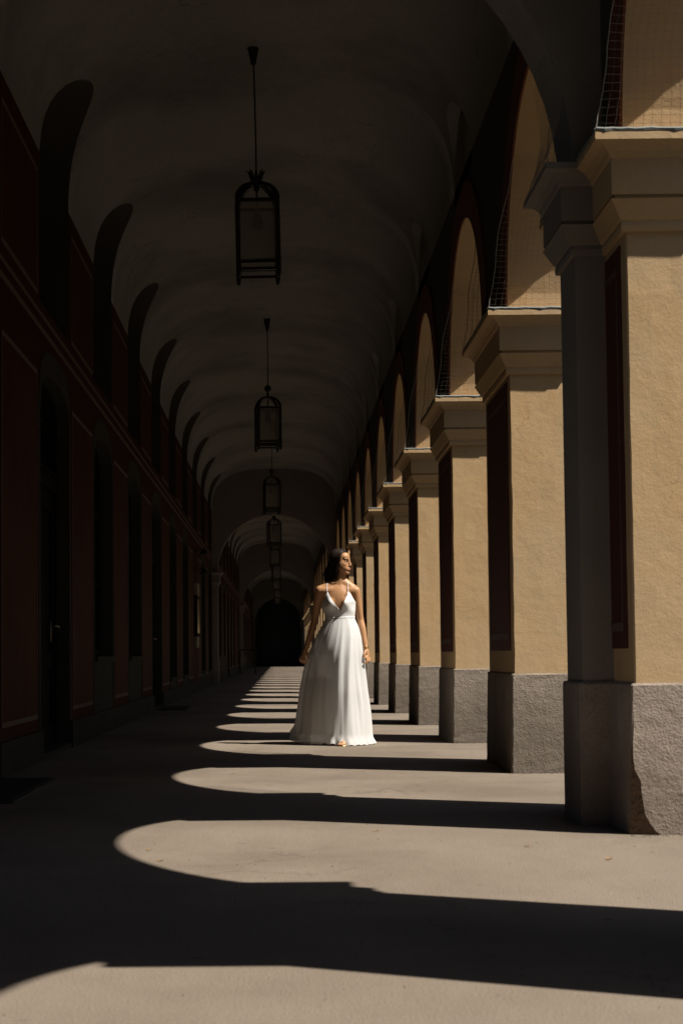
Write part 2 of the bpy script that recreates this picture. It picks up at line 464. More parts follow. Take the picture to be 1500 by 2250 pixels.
def make_plinth(chip, seed):
    rnd = random.Random(seed)
    zs = [-0.02, 0.02, 0.05, 0.09, 0.14, 0.19, 0.24, 0.29, 0.34, 0.40, 0.48, 0.56, 0.64, 0.668, 0.678]
    rings = []
    for z in zs:
        t = z / 0.678
        ins = 0.014 * t if z < 0.67 else 0.02      # slightly battered
        c = 0.008 + rnd.uniform(0, 0.006)
        cx = cy = c
        if chip:
            u = max(0.0, 1 - z / 0.30)
            cx = 0.008 + 0.030 * min(1, u * 8) + 0.018 * u + 0.075 * u ** 5 + rnd.uniform(-0.005, 0.005)
            cy = 0.008 + 0.012 * min(1, u * 6) + 0.02 * u
        rings.append(chamfer_ring(-0.030 + ins, W_ + 0.03 - ins, -0.025 + ins, D_ + 0.025 - ins, z, (cx, cy), rnd, 0.0018))
    vs, fs = loft(rings)
    n = len(rings[0])
    idx = []
    for i in range(len(rings) - 1):
        for k in range(n):
            idx.append(1 if (chip and k >= n - 3 and zs[i] < 0.36) else 0)
    idx.append(0)
    return vs, fs, idx
def make_shaft(seed):
    rnd = random.Random(seed)
    rings = []
    nz = 14
    for i in range(nz + 1):
        z = 0.676 + (2.745 - 0.676) * i / nz
        rings.append(chamfer_ring(0, W_, 0, D_, z, (0.006 + rnd.uniform(0, .004),) * 2, rnd, 0.0016))
    return loft(rings, True)

plinth_me, shaft_me = [], []
for k in range(3):
    vs, fs, idx = make_plinth(k == 0, 10 + k)
    o = mesh_obj('plinth', vs, fs, [M['plinth' if k == 0 else 'plinth_dark'], M['brickcore']], None, False, idx); plinth_me.append(o.data); bpy.data.objects.remove(o)
    vs, fs = make_shaft(30 + k)
    o = mesh_obj('shaft', vs, fs, M['yellow']); shaft_me.append(o.data); bpy.data.objects.remove(o)
vs, fs = loft([rect_ring(0, W_, 0, D_, p, z) for p, z in CAP_PROF])
o = mesh_obj('capital', vs, fs, M['yellow']); cap_me = o.data; bpy.data.objects.remove(o)
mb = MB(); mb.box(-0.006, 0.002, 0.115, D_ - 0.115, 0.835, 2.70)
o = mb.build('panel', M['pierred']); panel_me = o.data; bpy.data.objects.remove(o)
mb = MB()
a, b, z0, z1, w = 0.19, D_ - 0.19, 0.915, 2.605, 0.030
mb.box(-0.010, -0.004, a, b, z0, z0 + w + .012); mb.box(-0.010, -0.004, a, b, z1 - w, z1)
mb.box(-0.010, -0.004, a, a + w * .6, z0 + w + .012, z1 - w); mb.box(-0.010, -0.004, b - w * .6, b, z0 + w + .012, z1 - w)
o = mb.build('border', M['border']); border_me = o.data; bpy.data.objects.remove(o)

ORD = ['first', 'second', 'third', 'fourth', 'fifth', 'sixth', 'seventh', 'eighth', 'ninth', 'tenth', 'eleventh', 'twelfth', 'thirteenth',
       'fourteenth', 'fifteenth', 'sixteenth', 'seventeenth', 'eighteenth', 'nineteenth', 'twentieth', 'twenty-first', 'twenty-second',
       'twenty-third', 'twenty-fourth', 'twenty-fifth', 'twenty-sixth', 'twenty-seventh', 'twenty-eighth']
NEAR = {0: 'nearest ochre pier, its grey plinth broken at the bottom corner, beside dark pilaster',
        1: 'second ochre pier, just beyond the one with the broken plinth corner',
        2: 'third ochre pier, two beyond the one with the broken plinth corner',
        3: 'fourth ochre pier, level with the white hem of the bride from the right'}
for i in range(I0, I1 + 1):
    if i < 0:
        lab = 'ochre pier standing beside or behind the viewer, outside the picture'
    elif i in NEAR:
        lab = NEAR[i]
    else:
        lab = 'ochre pier on a grey plinth, %s in the row counted from the broken plinth' % ORD[i]
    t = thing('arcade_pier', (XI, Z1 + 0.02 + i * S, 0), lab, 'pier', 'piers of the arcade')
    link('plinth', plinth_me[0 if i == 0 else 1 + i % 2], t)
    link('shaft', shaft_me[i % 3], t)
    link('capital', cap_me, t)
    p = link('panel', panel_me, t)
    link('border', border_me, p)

# ------------------------------------------------------------------ wall with arches above the piers
SPR = 3.13
ARC_R = (S - D_) / 2
AW = MB()
NA = 28
XW = XI - 0.004     # wall face, hair proud of the piers
def arch_center(i):   # arch between pier i and i+1
    return Z1 + 0.02 + i * S + D_ + ARC_R
# piece above each pier (between springings) + around each arch, inner and outer face, soffit
for i in range(I0 - 1, I1 + 1):
    c = arch_center(i)
    ys = [c - ARC_R * cos(pi * k / NA) for k in range(NA + 1)]
    zs = [SPR + 0.02 + ARC_R * 1.0 * sin(pi * k / NA) for k in range(NA + 1)]
    for X, flip in ((XW, 0), (XO, 1)):
        vs, fs = [], []
        top = WALL_TOP if X == XW else 7.2
        for y, z in zip(ys, zs): vs += [(X, y, z), (X, y, top)]
        for k in range(NA):
            f = (2 * k, 2 * k + 1, 2 * k + 3, 2 * k + 2)
            fs.append(f if not flip else f[::-1])
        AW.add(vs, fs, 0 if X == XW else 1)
        # over the pier to the next arch
        y2 = c + ARC_R
        AW.add([(X, y2, SPR), (X, y2 + D_, SPR), (X, y2 + D_, top), (X, y2, top)], [(0, 1, 2, 3)], 0 if X == XW else 1)
    vs, fs = [], []
    for y, z in zip(ys, zs): vs += [(XW, y, z), (XO, y, z)]
    for k in range(NA): fs.append((2 * k, 2 * k + 2, 2 * k + 3, 2 * k + 1))
    AW.add(vs, fs, 1)
    # short upright piece between capital top and springing
    for y in (c - ARC_R, c + ARC_R):
        AW.add([(XW, y, SPR), (XO, y, SPR), (XO, y, SPR + 0.02), (XW, y, SPR + 0.02)], [(0, 1, 2, 3)], 1)
AW.box(XI - 0.003, XO, Z1 + (I1 + 1) * S + 0.02, YG + .3, -0.01, WALL_TOP + 0.3, 0)  # added solid piece, shuts the sun out of the dark end
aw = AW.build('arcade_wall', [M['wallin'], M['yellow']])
_ = 0
tag(aw, 'long wall with round arches carried by the ochre piers', 'wall')
mb = MB()
Rb, NB = ARC_R + 0.30, 32
for k in range(NB):
    a0, a1 = pi * k / NB, pi * (k + 1) / NB
    q = []
    for r, x in ((ARC_R + 0.002, 0), (ARC_R + 0.002, -0.012), (Rb, -0.012), (Rb, 0)):
        q.append([(x, -r * cos(a0), SPR + .02 + r * sin(a0)), (x, -r * cos(a1), SPR + .02 + r * sin(a1))])
    for j in range(3):
        mb.add([q[j][0], q[j][1], q[j + 1][1], q[j + 1][0]], [(0, 1, 2, 3)])
o = mb.build('archivolt', M['archred']); arch_me = o.data; bpy.data.objects.remove(o)
for i in range(I0 - 1, I1 + 1):
    link('archivolt', arch_me, aw, (XW - 0.001, arch_center(i), 0))

# ------------------------------------------------------------------ vault
def v_z(dx, a):
    u = min(1.0, abs(dx) / a)
    return VZ + VH * (1 - u ** VN) ** (1 / VN)
def v_phi_of_z(z):
    s_ = max(0.0, (z - VZ) / VH)
    return math.asin(min(1.0, s_ ** (VN / 2)))
def v_pt(phi, a, side):
    return VC + side * a * max(0.0, cos(phi)) ** (2 / VN), VZ + VH * max(0.0, sin(phi)) ** (2 / VN)
LR, LZ = 0.955, 4.80           # left lunettes
RR, RZ = 0.70, 4.78            # shallow blind lunettes on the arcade side
V = MB()
def half_vault(side, a, centres, r, za, depth_x, y_from, y_to):
    NAz = 20
    stops = []
    prev = y_from
    for c in centres:
        stops += [(y, None) for y in np.linspace(prev, c - r, 7)[:-1]]
        for k in range(NAz + 1):
            th = pi * k / NAz
            stops.append((c - r * cos(th), za + r * sin(th)))
        prev = c + r
    stops += [(y, None) for y in np.linspace(prev, y_to, 7)]
    MP = 22
    rows = []
    for y, zi in stops:
        z0 = WALL_TOP - 0.02 if zi is None else max(zi, WALL_TOP - 0.02)
        p0 = v_phi_of_z(z0)
        rows.append([(*v_pt(p0 + (pi / 2 - p0) * (j / MP), a, side), y) for j in range(MP + 1)])
    vs = [(p[0], p[2], p[1]) for r_ in rows for p in r_]
    fs = []
    for i in range(len(rows) - 1):
        if rows[i + 1][0][2] - rows[i][0][2] < 1e-6 and False: continue
        for j in range(MP):
            f = (i * (MP + 1) + j, (i + 1) * (MP + 1) + j, (i + 1) * (MP + 1) + j + 1, i * (MP + 1) + j + 1)
            fs.append(f if side > 0 else f[::-1])
    V.add(vs, fs, 0)
    # soffits of the lunettes
    for c in centres:
        vs, fs = [], []
        for k in range(NAz + 1):
            th = pi * k / NAz
            y, z = c - r * cos(th), za + r * sin(th)
            x = v_pt(v_phi_of_z(max(z, VZ + 1e-4)), a, side)[0]
            vs += [(x, y, z), (depth_x, y, z)]
        for k in range(NAz): fs.append((2 * k, 2 * k + 1, 2 * k + 3, 2 * k + 2))
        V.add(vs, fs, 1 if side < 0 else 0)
        if side > 0:   # blind: close with the wall plane
            vs = [(depth_x, c - r * cos(pi * k / NAz), za + r * sin(pi * k / NAz)) for k in range(NAz + 1)]
            V.add(vs, [tuple(range(NAz + 1))], 0)
lcs = [LB + k * S for k in range(-6, 26)]
rcs = [arch_center(i) for i in range(I0, I1 + 1)]
half_vault(-1, VA_L, lcs, LR, LZ, XL - 0.47, YB, YG)
half_vault(1, VA_R, rcs, RR, RZ, XW - 0.0, YB, YG)
vo = V.build('arcade_vault', [M['vault'], M['wallin']], smooth=True)
tag(vo, 'long stained plaster barrel vault with dark lunettes over the walk', 'vault')

# ------------------------------------------------------------------ gallery wall (left)
G = MB()
HW = 0.955
def low_arch(u):          # flat basket arch over the lower openings
    return 2.82 + 0.34 * (1 - min(1.0, abs(u) / HW) ** 2.6) ** (1 / 2.6)
UP_SILL, BAND = 3.69, 3.60
KIND = {}
pattern = ['door', 'window', 'window', 'door', 'low', 'low', 'none', 'low', 'low']
for k in range(-6, 28):
    KIND[k] = pattern[k % 9] if k >= 0 else ('door' if k == -1 else 'window')
SILL = {'door': 0.0, 'window': 0.80, 'low': 0.42}
def arch_outline(kind):
    us = [HW * math.copysign(abs(t) ** 0.8, t) for t in np.linspace(-1, 1, 21)]
    return [(u, low_arch(u)) for u in us]
for k in range(-6, 28):
    c = LB + k * S
    y0, y1 = c - S / 2, c + S / 2
    kd = KIND[k]
    q = lambda a, b, z0, z1, m=0: G.add([(XL, a, z0), (XL, b, z0), (XL, b, z1), (XL, a, z1)], [(0, 3, 2, 1)], m)
    if kd == 'none':
        q(y0, y1, 0, BAND)
    else:
        q(y0, c - HW, 0, BAND); q(c + HW, y1, 0, BAND)
        if SILL[kd] > 0: q(c - HW, c + HW, 0, SILL[kd], 1)
        ol = arch_outline(kd)
        vs, fs = [], []
        for u, z in ol: vs += [(XL, c + u, z), (XL, c + u, BAND)]
        for j in range(len(ol) - 1): fs.append((2 * j, 2 * j + 1, 2 * j + 3, 2 * j + 2))
        G.add(vs, fs, 0)
        # reveal
        loop = [(-HW, SILL[kd])] + ol + [(HW, SILL[kd])]
        XB = XL - 0.34
        vs, fs = [], []
        for u, z in loop: vs += [(XL, c + u, z), (XB, c + u, z)]
        for j in range(len(loop) - 1): fs.append((2 * j, 2 * j + 2, 2 * j + 3, 2 * j + 1))
        G.add(vs, fs, 1)
        if kd != 'door':
            G.add([(XL, c - HW, SILL[kd]), (XL, c + HW, SILL[kd]), (XB, c + HW, SILL[kd] + .02), (XB, c - HW, SILL[kd] + .02)], [(0, 1, 2, 3)], 1)
    # upper band
    h2 = sqrt(LR ** 2 - (WALL_TOP - LZ) ** 2)
    for sgn in (-1, 1):
        ye = y0 if sgn < 0 else y1
        G.add([(XL, ye, BAND), (XL, c + sgn * LR, BAND), (XL, c + sgn * LR, LZ), (XL, c + sgn * h2, WALL_TOP), (XL, ye, WALL_TOP)], [(0, 1, 2, 3, 4)], 0)
    q(c - LR, c + LR, BAND, UP_SILL)
    XB = XL - 0.47
    for sgn in (-1, 1):
        G.add([(XL, c + sgn * LR, UP_SILL), (XB, c + sgn * LR, UP_SILL), (XB, c + sgn * LR, LZ), (XL, c + sgn * LR, LZ)], [(0, 1, 2, 3)], 2)
    G.add([(XL, c - LR, UP_SILL), (XL, c + LR, UP_SILL), (XB, c + LR, UP_SILL + 0.20), (XB, c - LR, UP_SILL + 0.20)], [(0, 1, 2, 3)], 1)
gw = G.build('gallery_wall', [M['redwall'], M['surround'], M['wallin']])
tag(gw, 'long dark red painted gallery wall with doors and two rows of windows', 'wall')

def keep(builder, name, mats, smooth=False):
    o = builder.build(name, mats, None, smooth)
    me = o.data
    bpy.data.objects.remove(o)
    return me
# painted panels between the openings, with pale borders (local y from the middle of the wall strip)
def panel_mesh(hw, z0, z1):
    a = MB(); a.box(-0.002, 0.005, -hw, hw, z0, z1)
    b = MB(); w = 0.035
    b.box(0.004, 0.009, -hw, hw, z0, z0 + w); b.box(0.004, 0.009, -hw, hw, z1 - w, z1)
    b.box(0.004, 0.009, -hw, -hw + w * .6, z0 + w, z1 - w); b.box(0.004, 0.009, hw - w * .6, hw, z0 + w, z1 - w)
    return keep(a, 'panel', M['redpanel']), keep(b, 'border', M['border'])
low_panel, low_border = panel_mesh(0.87, 0.335, 3.085)
up_panel, up_border = panel_mesh(0.90, 3.70, 4.72)
# string course
mb = MB()
mb.box(XL - 0.002, XL + 0.012, YB, YE, 3.475, 3.555, 0)
mb.box(XL - 0.002, XL + 0.018, YB, YE, 3.555, 3.585, 1); mb.box(XL - 0.002, XL + 0.016, YB, YE, 3.450, 3.475, 1)
mb.build('string_course', [M['redwall'], M['border']], gw)
# skirting pieces beside the doors
mb = MB()
for k in range(-6, 26):
    c = LB + k * S
    a, b = c - S / 2, c + S / 2
    if KIND[k] == 'door':
        mb.box(XL - .002, XL + 0.03, a, c - HW - 0.02, 0, 0.24); mb.box(XL - .002, XL + 0.03, c + HW + 0.02, b, 0, 0.24)
    else:
        mb.box(XL - .002, XL + 0.03, a, b, 0, 0.24)
mb.build('skirting', M['surround'], gw)
# grey surround sheets round the lower openings
def surround_mesh(kind):
    s = MB(); w = 0.09
    z0 = 0.25
    s.box(-0.002, 0.006, -HW - w, -HW - 0.002, z0, 2.9); s.box(-0.002, 0.006, HW + 0.002, HW + w, z0, 2.9)
    us = np.linspace(-1, 1, 21)
    inner = [(u * HW, low_arch(u * HW) + 0.002) for u in us]
    outer = [(u * (HW + w), 2.9 + 0.47 * (1 - abs(u) ** 2.6) ** (1 / 2.6)) for u in us]
    vs, fs = [], []
    for (a, b), (a2, b2) in zip(inner, outer): vs += [(0.006, a, b), (0.006, a2, max(b2, 2.9))]
    for j in range(20): fs.append((2 * j, 2 * j + 2, 2 * j + 3, 2 * j + 1))
    s.add(vs, fs)
    return keep(s, 'surround', M['surround'])
sur_me = surround_mesh('x')

# lower window and door meshes; local origin on the wall face at the middle of the opening, floor level
def arch_rail(mb, x, scale, zoff, r, m=0, n=20):
    pts = [(x, u * HW * scale, zoff + (low_arch(u * HW) - 2.82) * scale + (2.82 - zoff) * 1.0) for u in np.linspace(-1, 1, n)]
    mb.tube(pts, r, 5, m, False)
def win_meshes(sill, up=False):
    f = MB(); g = MB()
    x = -0.16 if not up else -0.30
    top = (lambda u: low_arch(u)) if not up else (lambda u: LZ + sqrt(max(0, LR ** 2 - u * u)))
    hw = HW if not up else LR
    spring = 2.82 if not up else LZ
    z0 = sill + (0.02 if not up else 0.18)
    f.box(x - .03, x + .03, -hw, -hw + .07, z0, spring); f.box(x - .03, x + .03, hw - .07, hw, z0, spring)
    f.box(x - .03, x + .03, -hw + .07, hw - .07, z0, z0 + .08)
    f.box(x - .035, x + .035, -.05, .05, z0 + .08, spring - 0.42)
    f.box(x - .035, x + .04, -hw + .07, hw - .07, spring - .48, spring - .38)
    zz = z0 + .08 + (spring - .48 - z0 - .08) * .5
    f.box(x - .025, x + .025, -hw + .07, -.05, zz - .018, zz + .018); f.box(x - .025, x + .025, .05, hw - .07, zz - .018, zz + .018)
    us = np.linspace(-1, 1, 25)
    fr = []
    for e0, e1, d in ((1.0, 0.93, .03), (0.80, 0.77, .02), (0.62, 0.60, .02)):
        f1 = MB()
        vs, fs = [], []
        for u in us:
            for e in (e0, e1):
                y = u * hw * e; z = spring + (top(u * hw) - spring) * e
                vs += [(x + d, y, z), (x - d, y, z)]
        for j in range(len(us) - 1):
            b = 4 * j
            fs += [(b, b + 4, b + 6, b + 2), (b + 2, b + 6, b + 7, b + 3), (b + 0, b + 1, b + 5, b + 4)]
        f1.add(vs, fs); fr.append(keep(f1, 'moulding', M['wood']))
    # glass sheet: lower rectangle and the arched light as one pane each
    vs = [(x - .01, -hw, z0), (x - .01, hw, z0), (x - .01, hw, spring), (x - .01, -hw, spring)]
    g.add(vs, [(0, 1, 2, 3)])
    vs = [(x - .012, u * hw, top(u * hw)) for u in us]
    g2 = MB(); g2.add(vs, [tuple(range(len(us)))])
    return keep(f, 'frame', M['wood']), keep(g, 'pane', M['glass']), keep(g2, 'pane', M['glass']), fr
win_w = win_meshes(0.80); win_l = win_meshes(0.42); win_u = win_meshes(UP_SILL, True)
s = MB(); s.box(-0.33, 0.035, -HW + .005, HW - .005, -0.035, 0.018)
sill_me = keep(s, 'sill', M['surround'])
def door_meshes():
    f = MB(); x = -0.15
    f.box(x - .05, x + .04, -HW, -HW + .09, 0, 2.82); f.box(x - .05, x + .04, HW - .09, HW, 0, 2.82)
    f.box(x - .05, x + .06, -HW + .09, HW - .09, 2.28, 2.40)
    f.box(x - .05, x + .09, -HW + .09, HW - .09, 2.40, 2.43)
    us = np.linspace(-1, 1, 25)
    fr = []
    for e0, e1, d in ((1.0, 0.93, .05), (0.86, 0.83, .035), (0.74, 0.71, .03), (0.58, .55, .03)):
        f1 = MB()
        vs, fs = [], []
        for u in us:
            for e in (e0, e1):
                y = u * HW * e; z = 2.45 + (low_arch(u * HW) - 2.45) * e
                vs += [(x + d, y, z), (x - d, y, z)]
        for j in range(len(us) - 1):
            b = 4 * j
            fs += [(b, b + 4, b + 6, b + 2), (b + 2, b + 6, b + 7, b + 3), (b, b + 1, b + 5, b + 4)]
        f1.add(vs, fs); fr.append(keep(f1, 'moulding', M['wood']))
    leaf = MB()
    leaf.box(x - .04, x - .005, -0.43, 0.43, 0.01, 2.28)
    for a, b in ((-.43, -.33), (.33, .43)): leaf.box(x - .005, x + .02, a, b, 0.01, 2.28)
    for a, b in ((0.01, .22), (.72, .86), (2.12, 2.28)): leaf.box(x - .005, x + .02, -.33, .33, a, b)
    leaf.box(x - .005, x + .01, -.25, .25, .30, .64)
    gl = MB(); gl.add([(x - .02, u * HW, low_arch(u * HW)) for u in us] + [(x - .02, HW, 2.4), (x - .02, -HW, 2.4)], [tuple(range(len(us) + 2))])
    h = MB(); h.tube([(x + .02, 0, 0), (x + .075, 0, 0), (x + .08, 0.02, 0), (x + .08, .12, -.005)], 0.010, 8)
    h.box(x + .018, x + .026, -.022, .022, -.14, .05)
    return keep(f, 'frame', M['wood']), keep(leaf, 'door_leaf', M['wood']), keep(gl, 'pane', M['glass']), keep(h, 'handle', M['brass'], True), fr
door_f, door_l, door_g, door_h, door_m = door_meshes()
step = MB(); step.box(-0.34, 0.02, -HW + .01, HW - .01, -0.01, 0.045)
step_me = keep(step, 'threshold', M['surround'])

for k in range(-1, 26):
    c = LB + k * S
    kd = KIND[k]
    # upper window
    w = link('window', win_u[0], gw, (XL, c, 0)); link('pane', win_u[1], w); link('pane', win_u[2], w)
    for x in win_u[3]: link('moulding', x, w)
    for me, bd, in ((low_panel, low_border), (up_panel, up_border)):
        p = link('panel', me, gw, (XL, c + S / 2, 0)); link('border', bd, p)
    if kd == 'none':
        continue
    link('surround', sur_me, gw, (XL, c, 0))
    if kd == 'door':
        d = link('door', door_f, gw, (XL, c, 0))
        for sg in (-1, 1):
            link('door_leaf', door_l, d, (0, sg * 0.434, 0))
        link('handle', door_h, d, (0, 0.66, 1.09)); link('pane', door_g, d); link('threshold', step_me, d)
        for x in door_m: link('moulding', x, d)
    else:
        wm = win_w if kd == 'window' else win_l
        w = link('window', wm[0], gw, (XL, c, 0)); link('pane', wm[1], w); link('pane', wm[2], w)
        for x in wm[3]: link('moulding', x, w)
        link('sill', sill_me, w, (0, 0, SILL[kd]))

# ------------------------------------------------------------------ transverse arches with pilasters
AXC, AXR = -0.16, 1.60
ta_arch = MB()
NT = 32
ang = [pi * k / NT for k in range(NT + 1)]
for Y, fl in ((0.0, 0), (0.43, 1)):
    vs, fs = [], []
    vs = []
    for a in ang: vs += [(AXC - AXR * cos(a), Y, 3.16 + AXR * sin(a)), (AXC - AXR * cos(a), Y, 6.16)]
    for k in range(NT):
        f = (2 * k, 2 * k + 2, 2 * k + 3, 2 * k + 1)
        fs.append(f if fl == 0 else f[::-1])
    ta_arch.add(vs, fs)
    for xa, xb in ((XL - .01, AXC - AXR), (AXC + AXR, XI)):
        ta_arch.add([(xa, Y, 3.16), (xb, Y, 3.16), (xb, Y, 6.16), (xa, Y, 6.16)], [(0, 1, 2, 3)])
vs, fs = [], []
for a in ang: vs += [(AXC - AXR * cos(a), 0, 3.16 + AXR * sin(a)), (AXC - AXR * cos(a), .43, 3.16 + AXR * sin(a))]
for k in range(NT): fs.append((2 * k, 2 * k + 1, 2 * k + 3, 2 * k + 2))
ta_arch.add(vs, fs)
ta_me = keep(ta_arch, 'arch', M['greyplaster'])
def pil(side):
    if side > 0: x0, x1 = AXC + AXR, XI + 0.02
    else: x0, x1 = XL - 0.02, AXC - AXR
    def ring(p, z):
        a, b = (x0 - p, x1) if side > 0 else (x0, x1 + p)
        return [(a, -p, z), (b, -p, z), (b, .43 + p, z), (a, .43 + p, z)]
    r1 = keep_l(loft([ring(0, .676), ring(0, 2.738)]), 'pilaster', M['greyplaster'])
    r2 = keep_l(loft([ring(.022, -.02), ring(.022, .665), ring(.014, .677)]), 'plinth', M['plinth'])
    r3 = keep_l(loft([ring(p, z + .002) for p, z in CAP_PROF]), 'capital', M['greyplaster'])
    return r1, r2, r3
def keep_l(vf, name, m):
    mb = MB(); mb.add(*vf)
    return keep(mb, name, m)
pil_R, pil_L = pil(1), pil(-1)
TY = [8.29, 8.29 + 10 * S, 8.29 + 18 * S, YG - 1.2]
for Y, lab in zip(TY, ('nearest cross arch of grey plaster, springing from the dark pilaster beside the broken plinth',
                       'second cross arch down the walk, its pale rim framing the far lanterns',
                       'third and smaller looking cross arch down the walk, past the farthest lanterns',
                       'last cross arch, a dark rim right in front of the black end of the walk')):
    t = thing('cross_arch', (0, Y, 0), lab, 'arch', 'cross arches of the vault')
    link('arch', ta_me, t)
    for pm in (pil_R, pil_L):
        a = link('pilaster', pm[0], t); link('plinth', pm[1], a); link('capital', pm[2], a)

# ends of the walk
mb = MB(); mb.box(XL - .5, XO + .3, YB - .6, YB, -0.02, 7)  # unseen wall added so that no light enters from behind
tag(mb.build('light_block_wall', M['wallin']), 'added plain wall behind the viewer, unseen, keeping light out of the arcade', 'wall')
et = thing('passage_stand_in', (AXC, YG, 0), 'black gate and wall standing in for the dark passage at the far end', 'gate')
mb = MB(); mb.box(-2.2, 2.4, 0.06, 0.5, -0.02, 7); mb.build('wall', M['iron'], et)  # black surfaces stand in for the dark of the passage beyond
for sg in (-1, 1):
    mb = MB(); mb.box(min(0, sg * 1.6) + .01, max(0, sg * 1.6) - .01, -0.01, .06, 0.02, 3.2)
    for z in (0.5, 1.5, 2.5): mb.box(min(0, sg * 1.6) + .2, max(0, sg * 1.6) - .2, -.03, -.01, z, z + .6)
    mb.build('gate_leaf', M['iron'], et)

# ------------------------------------------------------------------ bird nets on the capitals
def net_sheet(side):
    """local coordinates of a pier: x from the core's inner face, y from its near face. side -1 near, +1 far."""
    rnd = random.Random(5 + side)
    mb = MB()
    nu, nv = 17, 27
    def P(u, v):
        x = -0.155 + u * (W_ + 0.31)
        z = 3.158 + v * 0.98
        z_top = 4.14
        h = z_top - (SPR + .02)
        off = ARC_R - sqrt(ARC_R ** 2 - h * h)           # how far the soffit has come out
        o = 0.15 + (off - 0.15) * v - 0.10 * sin(pi * v) ** 1.0 * (1 - 0.3 * v)
        if v > 0.95: pass
        x += 0.012 * sin(9 * v + 3 * u) * sin(pi * v)
        o += 0.010 * sin(14 * u + 5 * v) * sin(pi * v)
        # keep clear of soffit
        zz = max(0, z - SPR - .02)
        o = max(o, ARC_R - sqrt(max(0.01, ARC_R ** 2 - zz * zz)) + 0.006) if v > 0.5 else o
        # inner edge is gathered towards the arch face
        x = x + (0.150 * v) * (1 - u) ** 2
        y = -o if side < 0 else D_ + o
        return (x + rnd.uniform(-.002, .002), y, z + rnd.uniform(-.002, .002))
    grid = [[P(i / nu, j / nv) for i in range(nu + 1)] for j in range(nv + 1)]
    rt = 0.0008 if side < 0 else 0.0017
    for j in range(nv + 1): mb.tube(grid[j], rt, 3, 0, False)
    for i in range(nu + 1): mb.tube([grid[j][i] for j in range(nv + 1)], rt, 3, 0, False)
    mb.tube([grid[j][0] for j in range(nv + 1)], 0.003, 4, 0, False)
    return mb
net_a = keep(net_sheet(-1), 'netting', M['net']); net_b = keep(net_sheet(1), 'netting', M['net'])
mb = MB()
rr = random.Random(2)
pts = [(-0.15 + (W_ + .3) * i / 20, -0.150 + rr.uniform(-.004, .004), 3.166 + rr.uniform(-.003, .003)) for i in range(21)]
mb.tube(pts, 0.011, 6)
pts = [(-0.15 + rr.uniform(-.004, .004), -0.15 + (D_ + .3) * i / 20, 3.166 + rr.uniform(-.003, .003)) for i in range(21)]
mb.tube(pts, 0.010, 6)
cord_me = keep(mb, 'cord', M['rope'])
for i in range(0, 8):
    t = thing('bird_net', (XI, Z1 + .02 + i * S, 0), 'bird netting rising from the capital of the %s' %
              (['pier with the broken plinth', 'second pier from the front', 'third pier from the front', 'fourth pier from the front', 'fifth pier from the front', 'sixth pier from the front', 'seventh pier from the front', 'eighth pier from the front'][i]), 'bird net', 'bird nets on the capitals')
    link('netting', net_a, t); link('netting', net_b, t); link('cord', cord_me, t)
# extra net in front of the nearest pilaster's springing
mb = MB()
nu, nv = 16, 16
def PN(u, v):
    y = -0.12 + u * 0.66
    z = 3.165 + v * .56
    xa = AXC + sqrt(max(0, AXR ** 2 - max(0, z - 3.16) ** 2))
    x = xa - 0.155 + (0.15) * v + 0.03 * sin(pi * v)
    return (x, y, z + .006 * sin(12 * u))
grid = [[PN(i / nu, j / nv) for i in range(nu + 1)] for j in range(nv + 1)]
for j in range(nv + 1): mb.tube(grid[j], 0.0008, 3, 0, False)
for i in range(nu + 1): mb.tube([grid[j][i] for j in range(nv + 1)], 0.0008, 3, 0, False)
t = thing('bird_net', (0, TY[0], 0), 'bird netting over the springing of the nearest cross arch', 'bird net', 'bird nets on the capitals')
mb.build('netting', M['net'], t)

